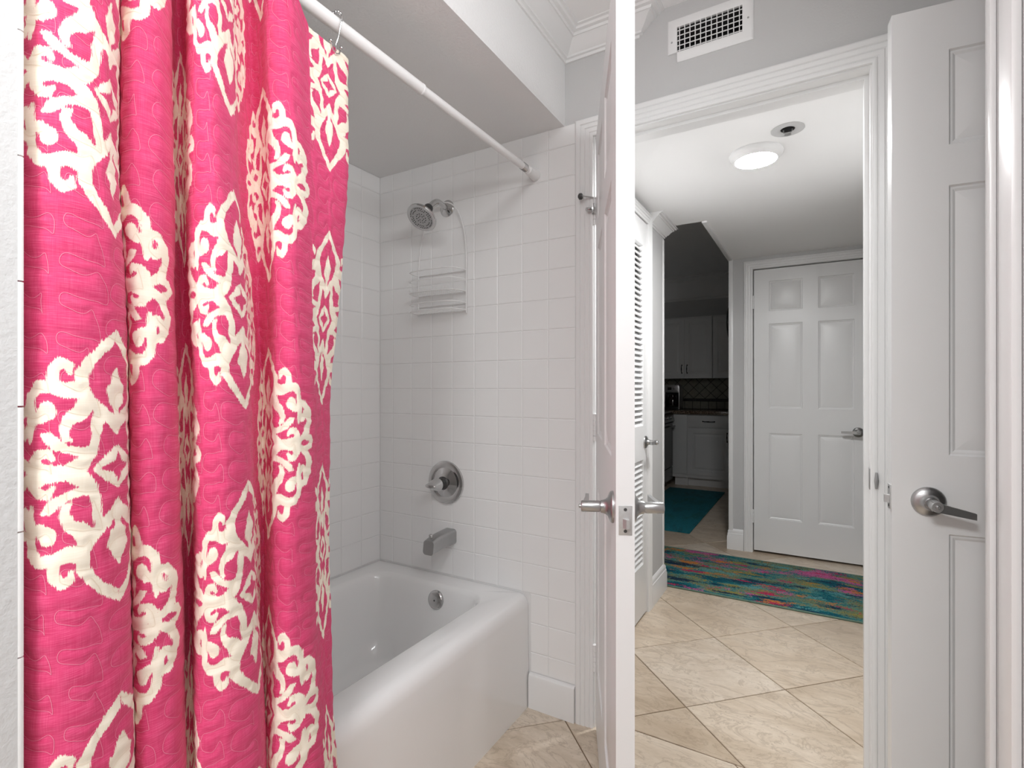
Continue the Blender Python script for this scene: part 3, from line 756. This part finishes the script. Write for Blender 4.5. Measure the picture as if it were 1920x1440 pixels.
# ------------------------------------------------------------------ shower curtain
ZTOP, ZBOT = 1.937, 0.10
VK = [20, 350, 540, 730, 1100, 1420]
KR = {'r': [222, 222, 230, 238, 244, 248], '2': [320, 323, 327, 331, 340, 350], '3': [349, 350, 356, 362, 365, 366],
      '4': [437, 447, 458, 470, 480, 496], '5': [488, 498, 502, 505, 502, 504], '6': [572, 580, 583, 585, 590, 602], '7': [650, 652, 634, 618, 614, 632]}
def K(k, d=0): return [v + d for v in KR[k]]
def midk(a, b, t=.5): return [x * (1 - t) + y * t for x, y in zip(KR[a], KR[b])]
def cst(*v): return list(v) * (6 // len(v))
A0, B0, A1, B1, A2, B2 = 0.0, .30, .56, .82, 1.08, 1.30
AXES = [(A0, 0, .15, .15), (B0, 1, .15, .15), (A1, 0, .10, .15), (B1, 1, .15, .15), (A2, 0, .15, .15), (B2, 1, .062, .15)]   # axis, row shift, reach left, reach right
cols = [  # (u per key, X per key, pattern coordinate)
    (cst(30), cst(-.876), -.140), (cst(46), cst(-.852), -.116), (cst(76), cst(-.830), -.093), (cst(130), cst(-.816), -.057), (cst(190), cst(-.820), -.019),
    (K('r', -9), cst(-.840), .010), (K('r'), cst(-.865), .028), (K('r', -1), cst(-.895), .075), (K('r', -4), cst(-.920), .135), (K('r', 4), cst(-.926), .195),
    (K('r', 2), cst(-.900), B0 - .02), (K('r', 9), cst(-.872), B0 + .062), (K('r', 28), cst(-.853), B0 + .090), (K('2', -30), cst(-.850), B0 + .118), (K('2', -8), cst(-.866), B0 + .142),
    (K('2'), cst(-.895), B0 + .158), (K('2', 1), cst(-.930), B0 + .19), (midk('2', '3'), cst(-.945), A1 - .02), (K('3', -2), cst(-.930), A1 + .04),
    (K('3', 1), cst(-.895), B1 - .140), (K('3', 12), cst(-.860), B1 - .118), (midk('3', '4'), cst(-.838), B1 - .052), (K('4', -20), cst(-.846), B1 - .014), (K('4', -3), cst(-.870), B1 + .014),
    (K('4', 1), cst(-.900), B1 + .05), (midk('4', '5', .25), cst(-.932), B1 + .11), (midk('4', '5', .6), cst(-.946), B1 + .19), (K('5'), cst(-.922), A2 - .005),
    (K('5', 14), cst(-.884), A2 + .045), (K('5', 42), cst(-.862), A2 + .086), (K('6', -18), cst(-.866), A2 + .120), (K('6'), [-.884] * 6, A2 + .148),
    (midk('6', '7', .3), [-.890, -.894, -.905, -.912, -.912, -.905], B2 - .034), (midk('6', '7', .75), [-.892, -.900, -.925, -.940, -.940, -.925], B2 + .030), (K('7'), [-.896, -.908, -.938, -.955, -.955, -.940], B2 + .058),
    (K('7', 1), [-.904, -.916, -.944, -.962, -.962, -.946], B2 + .066), (K('7', -6), [-.912, -.922, -.950, -.968, -.968, -.952], B2 + .076)]
nC = len(cols)
NZ = 606; zrow = np.linspace(ZTOP, ZBOT, NZ)
colX = np.zeros((nC, NZ)); colY = np.zeros((nC, NZ))
for i, (us, Xs, p) in enumerate(cols):
    zz, yy, xx = [], [], []
    for v, u_, X in zip(VK, us, Xs):
        dx, dy = ray(u_); d = X / dx; zz.append(CAM_H + (728 - v) / F_PX * d); xx.append(X); yy.append(X * dy / dx)
    zz, xx, yy = zz[::-1], xx[::-1], yy[::-1]
    ker = np.ones(41) / 41
    for arr, src in ((colX, xx), (colY, yy)):
        a = np.interp(zrow, zz, src); a = np.convolve(np.pad(a, 20, 'edge'), ker, 'valid'); arr[i] = a
# spline across columns (parameter by mid-height chord length)
mid = NZ // 2; ch = np.sqrt(np.diff(colX[:, mid]) ** 2 + np.diff(colY[:, mid]) ** 2); tk = np.concatenate([[0], np.cumsum(ch ** .7 + 1e-4)])
NS = 470
# columns spread by cloth length
pk = np.array([c[2] for c in cols])
def hermite(tk, vals, t):
    m = np.zeros_like(vals)
    h = np.diff(tk); dl = np.diff(vals, axis=0) / (h[:, None] if vals.ndim > 1 else h)
    hh = h[:, None] if vals.ndim > 1 else h
    m[1:-1] = (dl[:-1] * hh[1:] + dl[1:] * hh[:-1]) / (hh[1:] + hh[:-1]); m[0] = dl[0]; m[-1] = dl[-1]
    i = np.clip(np.searchsorted(tk, t, 'right') - 1, 0, len(tk) - 2)
    s = (t - tk[i]) / h[i]
    if vals.ndim > 1: s = s[:, None]; H = h[i][:, None]
    else: H = h[i]
    return (2 * s ** 3 - 3 * s ** 2 + 1) * vals[i] + (s ** 3 - 2 * s ** 2 + s) * H * m[i] + (-2 * s ** 3 + 3 * s ** 2) * vals[i + 1] + (s ** 3 - s ** 2) * H * m[i + 1]
tf = np.linspace(0, tk[-1], 4000)
cx_, cy_ = hermite(tk, colX, tf)[:, mid], hermite(tk, colY, tf)[:, mid]
arc = np.concatenate([[0], np.cumsum(np.sqrt(np.diff(cx_) ** 2 + np.diff(cy_) ** 2))])
tcol = np.interp(np.linspace(0, arc[-1], NS), arc, tf)
GX, GY = hermite(tk, colX, tcol), hermite(tk, colY, tcol)          # NS x NZ
GP = np.interp(tcol, tk, pk)                                         # pattern coordinate per column
GZ = np.repeat(zrow[None, :], NS, 0)
# slow random undulation
for f_, a_, ph in ((5.0, .0025, .3), (9.0, .0016, 1.9)):
    GX += a_ * np.sin(GZ * f_ * 2 + ph + GP[:, None] * 23)

# below the tub rim the cloth hangs clear of the apron (moved along its own line of sight)
wgt = np.clip((.80 - GZ) / .38, 0, 1); wgt = wgt * wgt * (3 - 2 * wgt)
Xc = -.905 + (GX + .97) / .16 * .10; Xc = np.minimum(Xc, -.79)
gs = 1 + wgt * (Xc / GX - 1); GX *= gs; GY *= gs
# motif: strokes traced in one quarter (x out from the axis, y up from the centre), widths vary
U = 1 / 7150.0
STROKES = [
    [(0, 1330, 8), (45, 1240, 40), (140, 1130, 40), (240, 1020, 44), (310, 900, 52), (305, 780, 50), (250, 660, 46), (140, 545, 50), (40, 440, 42), (0, 325, 10)],
    [(0, 955, 4), (0, 860, 45), (0, 740, 92), (0, 650, 70), (0, 560, 22), (0, 450, 26)],
    [(0, 195, 10), (70, 92, 42), (200, 0, 14)],
    [(150, 540, 50), (186, 420, 44), (190, 300, 40), (230, 170, 50), (320, 70, 66), (430, 0, 70)],
    [(290, 600, 80), (330, 540, 66), (425, 480, 52), (468, 390, 42), (455, 315, 32), (415, 290, 14)],
    [(670, 350, 12), (610, 320, 46), (545, 265, 46), (450, 215, 34), (330, 180, 36), (230, 190, 36)],
    [(420, 0, 70), (560, 10, 58), (690, 50, 48), (745, 115, 45), (700, 178, 42), (620, 185, 38), (572, 130, 20)],
    [(330, 760, 80), (440, 740, 66), (560, 780, 58), (690, 785, 50), (765, 700, 42), (778, 580, 40), (770, 440, 36), (772, 290, 14)],
    [(620, 560, 84), (680, 500, 50), (770, 480, 40)],
    [(570, 800, 56), (562, 930, 46), (495, 1000, 44), (420, 972, 40), (408, 905, 16)],
    [(790, 40, 36), (930, 150, 44), (988, 300, 46), (955, 450, 46), (880, 552, 42), (790, 560, 40)],
    [(780, 520, 40), (790, 405, 42), (850, 345, 44), (905, 385, 38), (885, 450, 14)],
    [(740, 30, 44), (890, 92, 40), (995, 62, 38), (1045, 0, 26)],
]
SEG = np.array([[a[0], a[1], a[2], b[0], b[1], b[2]] for s in STROKES for a, b in zip(s[:-1], s[1:])], float) * U
SEG[:, [2, 5]] += 5 * U
SEG[:, [0, 3]] *= 0.97
def motif_sdf(p, z):
    best = np.full(p.shape, 1.0)
    for ax0, par, rl, rr in AXES:
        zc0 = 1.073 + .258 * par; q = p - ax0; x = np.abs(q)
        y = np.abs((z - zc0 + .25) % .5 - .25)
        ok = (q > -rl) & (q < rr) & (y < .2)
        xs_, ys_ = x[ok], y[ok]; d = np.full(xs_.shape, 1.0)
        for x0, y0, r0, x1, y1, r1 in SEG:
            dx, dy = x1 - x0, y1 - y0; L2 = dx * dx + dy * dy
            t = np.clip(((xs_ - x0) * dx + (ys_ - y0) * dy) / L2, 0, 1)
            d = np.minimum(d, np.hypot(xs_ - x0 - t * dx, ys_ - y0 - t * dy) - (r0 + t * (r1 - r0)))
        bb = best[ok]; best[ok] = np.minimum(bb, d)
    return np.clip(best, -.05, .05)
PP = np.repeat(GP[:, None], NZ, 1)
SD = motif_sdf(PP, GZ)

# quilting lines: vertical meanders in (pattern, z)
stitch = []
for ci, p0 in enumerate(np.arange(-.16, 1.42, .060)):
    th = np.arange(0, 2 * math.pi * 40, .09); ph = ci * 2.1
    A = .023 * (1 + .18 * np.sin(.23 * th + ph) + .12 * np.sin(.61 * th + 2 * ph))
    xx = p0 + A * np.sin(th) + .0060 * np.sin(2 * th + 1.1 + .3 * math.sin(ph)) + .004 * np.sin(.17 * th + ph * 3)
    zz = ZBOT + .050 * th / (2 * math.pi) - .0080 * np.sin(2 * th) + .0055 * np.sin(th + ph) + .0016 * np.sin(5 * th) + .025 * (ci % 2)
    stitch.append((xx, zz))
kd_pts = np.concatenate([np.stack(s, 1) for s in stitch]); kd = KDTree(len(kd_pts))
for i, (a, b) in enumerate(kd_pts): kd.insert((a, b, 0), i)
kd.balance()
# distances on a coarser grid, then interpolated
cs, cz = 2, 1
dist = np.empty((NS, NZ)); find = kd.find
for i in range(NS):
    gp = float(GP[i]); dist[i] = [find((gp, float(z), 0))[2] for z in zrow]
puff = .0020 * (1 - np.exp(-(dist / .0075) ** 2))
def normals(X, Y, Z):
    ds = np.stack([np.gradient(X, axis=0), np.gradient(Y, axis=0), np.zeros_like(X)], -1)
    dz = np.stack([np.gradient(X, axis=1), np.gradient(Y, axis=1), np.gradient(Z, axis=1)], -1)
    n = np.cross(ds, dz); n /= np.linalg.norm(n, axis=-1, keepdims=True) + 1e-12
    return n
N = normals(GX, GY, GZ)
if N[60, 300, 0] < 0: N = -N                 # towards the room (+X)
GX2, GY2, GZ2 = GX + N[..., 0] * puff, GY + N[..., 1] * puff, GZ + N[..., 2] * puff
wp = np.clip((GP - (A2 + .12)) / .04, 0, 1)[:, None]; GZ2 = GZ2 - .022 * wp * np.clip((GZ - 1.78) / .15, 0, 1)
verts = np.stack([GX2, GY2, GZ2], -1).reshape(-1, 3)
idx = np.arange(NS * NZ).reshape(NS, NZ)
quads = np.stack([idx[:-1, :-1], idx[1:, :-1], idx[1:, 1:], idx[:-1, 1:]], -1).reshape(-1, 4)
q0 = quads[(60 * (NZ - 1)) + 300]; nn = np.cross(verts[q0[1]] - verts[q0[0]], verts[q0[2]] - verts[q0[0]])
if nn[0] < 0: quads = quads[:, ::-1].copy()     # printed side faces the room
me = bpy.data.meshes.new('curtain_cloth')
me.vertices.add(len(verts)); me.vertices.foreach_set('co', verts.ravel())
me.loops.add(quads.size); me.loops.foreach_set('vertex_index', quads.ravel().astype(np.int32))
me.polygons.add(len(quads)); me.polygons.foreach_set('loop_start', np.arange(0, quads.size, 4, dtype=np.int32))
me.update(calc_edges=True)
at = me.attributes.new('motif', 'FLOAT', 'POINT'); at.data.foreach_set('value', SD.ravel().astype(np.float32))
uvl = me.uv_layers.new(name='cloth'); uvv = np.stack([PP, GZ], -1).reshape(-1, 2)[quads.ravel()]
uvl.data.foreach_set('uv', uvv.ravel().astype(np.float32))
me.polygons.foreach_set('use_smooth', np.ones(len(quads), bool)); me.validate()
curt = empty('shower_curtain', (RX, .5, ZBOT)); tag(curt, 'pink and cream ikat quilted shower curtain gathered in deep folds on the rod', 'shower curtain')
inv = Matrix.Translation((-RX, -.5, -ZBOT)); me.transform(inv)
me.materials.append(M['curtain'])
cloth = bpy.data.objects.new('curtain_cloth', me); C.objects.link(cloth); cloth.parent = curt
# thread ribbons lying on the cloth
rv, rf, ra = [], [], []
for xx, zz in stitch:
    ok = (xx > GP[0] + .002) & (xx < GP[-1] - .004) & (zz > ZBOT + .004) & (zz < ZTOP - .004)
    fi = np.interp(xx, GP, np.arange(NS)); fj = (ZTOP - zz) / (ZTOP - ZBOT) * (NZ - 1)
    i0 = np.clip(fi.astype(int), 0, NS - 2); j0 = np.clip(fj.astype(int), 0, NZ - 2); a = (fi - i0)[:, None]; b = (fj - j0)[:, None]
    G = np.stack([GX2, GY2, GZ2], -1)
    bil = lambda A: A[i0, j0] * (1 - a) * (1 - b) + A[i0 + 1, j0] * a * (1 - b) + A[i0, j0 + 1] * (1 - a) * b + A[i0 + 1, j0 + 1] * a * b
    P = bil(G); Nn = bil(N); sd = motif_sdf(xx, zz)
    tg = np.gradient(P, axis=0); sdv = np.cross(tg, Nn); sdv /= np.linalg.norm(sdv, axis=1, keepdims=True) + 1e-12
    Lp = P + Nn * .0006 - sdv * .00030; Rp = P + Nn * .0006 + sdv * .00030
    base = len(rv)
    for q in range(len(xx)): rv.append(Lp[q]); rv.append(Rp[q]); ra += [sd[q], sd[q]]
    for q in range(len(xx) - 1):
        if ok[q] and ok[q + 1]: rf.append((base + 2 * q, base + 2 * q + 1, base + 2 * q + 3, base + 2 * q + 2))
sm = bpy.data.meshes.new('quilting_stitches'); sm.from_pydata([tuple(v) for v in rv], [], rf)
at = sm.attributes.new('motif', 'FLOAT', 'POINT'); at.data.foreach_set('value', np.array(ra, np.float32)); sm.transform(inv); sm.materials.append(M['stitch'])
so = bpy.data.objects.new('quilting_stitches', sm); C.objects.link(so); so.parent = curt; so['kind'] = 'stuff'

# ------------------------------------------------------------------ air vent on the back wall
vxl, vxr, vzb, vzt = -0.412, -0.158, 2.216, 2.364; yv = YW + .005
av = empty('air_vent', ((vxl + vxr) / 2, yv, vzb)); tag(av, 'white metal air vent with a grid of slats above the doorway', 'air vent')
lx = lambda x: x - (vxl + vxr) / 2
gx0, gx1, gz0, gz1 = VX0, VX1, VZ0, VZ1
f = MB().sweep([(lx(gx0), gz0 - vzb), (lx(gx0), gz1 - vzb), (lx(gx1), gz1 - vzb), (lx(gx1), gz0 - vzb), (lx(gx0), gz0 - vzb)], [(0, 0), (0, .007), (.005, .008), (.024, .006), (.030, .002), (.030, 0)], lambda p, q, d: (p, -d, q))
f.build('frame', 'vent', av, 30)
dl = [(lx(gx0), gz0 - vzb), (lx(gx1), gz0 - vzb), (lx(gx1), gz1 - vzb), (lx(gx0), gz1 - vzb)]; di = [(x + (.001 if i in (0, 3) else -.001), z + (.001 if i < 2 else -.001)) for i, (x, z) in enumerate(dl)]
MB().loft([[(x, 0, z) for x, z in di], [(x, .103, z) for x, z in di]], cap0=False).build('duct', 'duct', av, 0)
nb = 12; bar = None
for i in range(nb):
    x = lx(gx0) + (i + .5) * (gx1 - gx0) / nb
    if bar is None: bar = MB().box(-.0011, .0011, -.0085, -.0030, gz0 - vzb, gz1 - vzb).build('vertical_slat', 'vent', av, 0, (x, 0, 0)).data
    else: link_mesh('vertical_slat', bar, None, av, 0, (x, 0, 0))
bar = None
for i in range(5):
    z = gz0 - vzb + (i + .5) * (gz1 - gz0) / 5
    if bar is None: bar = MB().loft([[(lx(gx0), -.0030, -.0040), (lx(gx0), -.0014, -.0016), (lx(gx0), -.0014, .0006), (lx(gx0), -.0030, -.0018)], [(lx(gx1), -.0030, -.0040), (lx(gx1), -.0014, -.0016), (lx(gx1), -.0014, .0006), (lx(gx1), -.0030, -.0018)]]).build('horizontal_slat', 'vent', av, 0, (0, 0, z)).data
    else: link_mesh('horizontal_slat', bar, None, av, 0, (0, 0, z))
for x in (lx(vxl) + .014, lx(vxr) - .016):
    MB().lathe([(0, .003), (.0025, .0025), (.0036, 0), (0, 0)], (x, -.0055, (vzt - vzb) / 2), (0, -1, 0), 12).build('screw', 'nickel', av)

# ------------------------------------------------------------------ hall ceiling lamp and sprinkler
lp = empty('ceiling_lamp', (-.207, 2.29, Z_H)); tag(lp, 'round white flush ceiling lamp glowing in the hall', 'ceiling lamp')
MB().lathe([(0, 0), (.098, 0), (.1, -.004), (.099, -.010), (.090, -.022), (.0775, -.031), (.0765, -.029), (0, -.029)], (0, 0, 0), (0, 0, 1), 48).build('trim_ring', 'trim', lp, 40)
MB().lathe([(.0765, -.0295), (.070, -.033), (.045, -.036), (0, -.037)], (0, 0, 0), (0, 0, 1), 48).build('diffuser', 'lamp', lp, 40)
sk = empty('fire_sprinkler', (-.0875, 2.137, Z_H)); tag(sk, 'recessed silver sprinkler head with ring in the hall ceiling', 'sprinkler')
MB().lathe([(.024, 0), (.055, 0), (.0555, -.002), (.050, -.004), (.030, -.003), (.024, -.001)], (0, 0, 0), (0, 0, 1), 40).build('escutcheon', 'satin', sk, 40)
MB().lathe([(.0245, -.001), (.0245, .060), (0, .060)], (0, 0, 0), (0, 0, 1), 32).build('recess_cup', 'duct', sk, 40)
MB().tube([(-.014, 0, -.001), (-.013, 0, -.012), (0, 0, -.018), (.013, 0, -.012), (.014, 0, -.001)], .0022, 8).lathe([(0, -.020), (.006, -.020), (.012, -.0195), (.012, -.0185), (0, -.018)], (0, 0, 0), (0, 0, 1), 16).build('sprinkler_head', 'steel', sk, 40)

# ------------------------------------------------------------------ rugs
ru = empty('runner_rug', (-.45, 3.50, 0)); tag(ru, 'multicoloured abstract runner rug lying across the hall floor', 'rug')
rx0, rx1, ry0, ry1 = -1.25, .95, 3.125, 3.885
MB().bbox(rx0 + .45, rx1 + .45, ry0 - 3.5, ry1 - 3.5, .0008, .009, .003).build('pile', 'rug', ru, 40)
MB().tube([(rx0 + .45, ry0 - 3.502, .006), (rx1 + .45, ry0 - 3.502, .006), (rx1 + .452, ry1 - 3.498, .006), (rx0 + .448, ry1 - 3.498, .006)], .0052, 8, closed=True).build('binding', 'binding', ru, 60)
km = MB().bbox(-1.49, -.88, 4.34, 6.24, .0008, .010, .004).build('kitchen_mat', 'teal', None, 40); tag(km, 'teal woven mat on the kitchen floor', 'mat')

# ------------------------------------------------------------------ kitchen
def pull(parent, x, z, y, L, vertical):
    h = L / 2; mb = MB(); pts = []
    for k in range(9):
        q = -1 + 2 * k / 8; d = .024 * (1 - q ** 4); pts.append((x + (0 if vertical else q * h), y - .004 - d, z + (q * h if vertical else 0)))
    mb.tube(pts, [.005, .0045, .0040, .0048, .0062, .0048, .0040, .0045, .005], 8)
    for q in (-1, 1): mb.lathe([(0, .008), (.006, .007), (.0085, 0), (0, 0)], (x + (0 if vertical else q * h), y, z + (q * h if vertical else 0)), (0, -1, 0), 12)
    return mb.build('pull', 'iron', parent, 50)
def cab_door(parent, x0, x1, z0, z1, y, name='door'):
    w, h = x1 - x0, z1 - z0; d = panel_leaf(name, w, h, .02, [(.055, w - .055, .055, h - .055)], parent, 'cab', .014, .009, .022, .001)
    d.location = (x0, y, z0); return d
YU = 6.80; zu0, zu1 = 1.305, 2.072
def upper(x0, x1, doors, label):
    c = empty('upper_cabinet', ((x0 + x1) / 2, YU + .15, zu0)); tag(c, label, 'cabinet', 'white kitchen cabinets')
    ox_, oy_ = (x0 + x1) / 2, YU + .15
    MB().bbox(x0 - ox_, x1 - ox_, YU + .0205 - oy_, 7.083 - oy_, 0, zu1 - zu0, .002).box(x0 - ox_, x1 - ox_, YU + .006 - oy_, YU + .03 - oy_, zu1 - zu0, zu1 - zu0 + .012).build('body', 'cab', c, 20)
    for a, b, px in doors:
        d = cab_door(c, a - ox_ + .0015, b - ox_ - .0015, .004, zu1 - zu0 - .004, YU - oy_)
        pull(d, px - a, .115, 0, .10, True)
    return c
upper(-1.777, -1.109, [(-1.777, -1.443, -1.475), (-1.443, -1.109, -1.41)], 'white two-door upper cabinet with dark pulls above the coffee maker')
upper(-1.100, -.40, [(-1.100, -.75, -.782), (-.75, -.40, -.718)], 'white upper cabinet right of the two-door one, cut off by the hall corner')
YB = 6.45
bc = empty('base_cabinet', (-1.10, YB + .3, 0)); tag(bc, 'white kitchen base cabinet with one drawer above one panelled door', 'cabinet', 'white kitchen cabinets')
L_ = lambda x: x + 1.10
MB().box(L_(-1.338), L_(-.84), .0205 - .3, .62 - .3, .10, .868).box(L_(-1.338), L_(-.84), .08 - .3, .62 - .3, 0, .10).build('body', 'cab', bc, 0)
dd = cab_door(bc, L_(-1.330), L_(-.85), .145, .700, -.3); pull(dd, .48 - .035, .46, 0, .10, True)
dr = MB().bbox(L_(-1.330), L_(-.85), -.3, -.28, .712, .855, .005).build('drawer', 'cab', bc, 30); pull(dr, L_(-1.09), .785, -.3, .13, False)
fp = empty('corner_cabinet', (-1.42, YB + .3, 0)); tag(fp, 'plain white corner base cabinet panel between the stove and the drawer cabinet', 'cabinet', 'white kitchen cabinets')
MB().box(-.50, .081, .0205 - .3, .62 - .3, .10, .868).box(-.07, .081, .06 - .3, .62 - .3, 0, .10).build('body', 'cab', fp, 0)
MB().bbox(-.078, .079, -.3 + .004, -.28, .145, .86, .003).build('filler_panel', 'cab', fp, 30)
ct = MB().bbox(-2.15, -.80, YB - .03, 7.099, .869, .908, .004).build('countertop', 'granite', None, 30); tag(ct, 'speckled brown granite countertop along the kitchen wall', 'countertop')
# slate backsplash pieces on the kitchen wall
MB().box(-2.1, -.3, 7.094, 7.1, .909, zu0).build('backsplash_bed', 'slate_grout', wall_kitchen, 0)
sq = None; s_ = .1
for i in range(14):
    x = -1.95 + i * s_
    mb = MB().bbox(-.047, .047, 7.086, 7.095, .914, 1.008, .0015)
    if sq is None: sq = mb.build('square_tile', 'slate', wall_kitchen, 0, (x, 0, 0)).data
    else: link_mesh('square_tile', sq, None, wall_kitchen, 0, (x, 0, 0))
ln = None
for i in range(9):
    x = -1.90 + i * .155
    if ln is None: ln = MB().bbox(-.076, .076, 7.084, 7.095, 1.012, 1.042, .002).build('liner_tile', 'slate_dark', wall_kitchen, 0, (x, 0, 0)).data
    else: link_mesh('liner_tile', ln, None, wall_kitchen, 0, (x, 0, 0))
dg = s_ / math.sqrt(2)
for i in range(0, 24):
    for j in range(-1, 6):
        if (i + j) % 2: continue
        cx, cz_ = -2.02 + i * dg, 1.046 + j * dg; h2 = dg - .0045
        pl = [(cx, cz_ - h2), (cx + h2, cz_), (cx, cz_ + h2), (cx - h2, cz_)]
        pl = clip(pl, 1, 1.046, True)
        if len(pl) > 2: pl = clip(pl, 1, zu0 - .001, False)
        q = []
        for p in pl:
            if not q or abs(p[0] - q[-1][0]) + abs(p[1] - q[-1][1]) > 1e-4: q.append(p)
        if len(q) > 2 and abs(q[0][0] - q[-1][0]) + abs(q[0][1] - q[-1][1]) < 1e-4: q.pop()
        if len(q) < 3: continue
        MB().loft([[(x, 7.095, z) for x, z in q], [(x, 7.087, z) for x, z in q]]).build('diamond_tile', 'slate', wall_kitchen, 0)
# stove
sv = empty('stove', (-1.82, 6.03, 0)); tag(sv, 'black stove with a silver cooktop rim at the kitchen corner', 'stove')
sy0, sy1 = -.37, .385
MB().bbox(-.32, .300, sy0, sy1, .07, .885, .004).box(-.30, .26, sy0 + .02, sy1 - .02, 0.0, .07).build('body', 'stove_black', sv, 20)
MB().bbox(.301, .326, sy0 + .006, sy1 - .006, .24, .765, .006).build('oven_door', 'stove_black', sv, 30)
MB().bbox(.301, .324, sy0 + .006, sy1 - .006, .085, .232, .006).build('storage_drawer', 'stove_black', sv, 30)
MB().tube([(.34, sy0 + .05, .72), (.358, sy0 + .055, .725), (.358, sy1 - .055, .725), (.34, sy1 - .05, .72)], .011, 12).build('oven_handle', 'stove_black', sv, 40)
MB().loft([[(.300, y, .775), (.345, y, .785), (.330, y, .875), (.300, y, .885)] for y in (sy0 + .004, sy1 - .004)]).build('control_panel', 'stove_black', sv, 20)
MB().bbox(-.32, .322, sy0, sy1, .886, .906, .006).build('cooktop', 'steel', sv, 30)
MB().bbox(-.28, .285, sy0 + .03, sy1 - .03, .9055, .9085, .001).build('glass_top', 'glass_dark', sv, 30)
for i in range(4):
    MB().lathe([(0, 0), (.019, 0), (.017, .018), (.012, .021), (0, .021)], (.338, sy0 + .14 + i * .15, .83), (1, 0, .16), 18).build('control_knob', 'steel', sv, 40)
# coffee maker
cm = empty('coffee_maker', (-1.578, 6.80, .908)); tag(cm, 'silver and black drip coffee maker with a glass carafe on the granite counter', 'coffee maker')
MB().bbox(-.085, .085, -.11, .11, .0005, .035, .008).bbox(-.085, .085, .02, .11, .03, .30, .008).build('body', 'black', cm, 30)
MB().bbox(-.088, .088, -.105, .108, .215, .315, .010).build('brew_head', 'steel', cm, 30)
MB().bbox(-.095, -.083, -.10, .105, .006, .305, .004).build('side_panel', 'steel', cm, 30); MB().bbox(.083, .095, -.10, .105, .006, .305, .004).build('side_panel', 'steel', cm, 30)
ca = MB().lathe([(0, 0), (.050, 0), (.060, .02), (.062, .06), (.054, .11), (.044, .14), (.046, .155), (0, .155)], (0, -.045, .037), (0, 0, 1), 28).build('carafe', 'glass_dark', cm, 50)
MB().tube([(.042, -.085, .18), (.060, -.115, .17), (.064, -.122, .12), (.050, -.098, .07)], .008, 10).build('carafe_handle', 'black', ca, 40)
MB().lathe([(.0505, 0), (.062, .012), (.0625, .018), (.051, .002)], (0, -.045, .037), (0, 0, 1), 28).build('carafe_band', 'steel', ca, 40)
MB().lathe([(0, 0), (.016, 0), (.014, .012), (0, .014)], (.02, -.105, .265), (0, -1, 0), 20).build('control_dial', 'chrome', cm, 40)
MB().bbox(-.05, .0, -.1065, -.104, .25, .285, .001).build('display', 'black', cm, 0)
# wall clock on the wall end behind the corner
ck = empty('wall_clock', (-.547, 4.33, 1.69)); tag(ck, 'round dark-rimmed wall clock seen edge-on beside the kitchen opening', 'clock')
MB().lathe([(0, 0), (.128, 0), (.132, .012), (.130, .030), (.120, .036), (.112, .030), (0, .030)], (0, 0, 0), (-1, 0, 0), 48).build('rim', 'iron', ck, 40)
MB().lathe([(0, .0305), (.110, .0305), (.110, .030), (0, .030)], (0, 0, 0), (-1, 0, 0), 40).build('face', 'clockface', ck, 0)
MB().lathe([(.0, .044), (.020, .043), (.024, .038), (.024, .031), (0, .031)], (0, 0, 0), (-1, 0, 0), 20).build('hub', 'chrome', ck, 40)
# the short wall return that carries the clock
struct(B(-.546, -.44, YF + .11, 4.9, 0, Z_K).build('wall_kitchen_return', 'kitchen_wall', smooth=0), 'short wall return between the hall and the kitchen', 'wall')
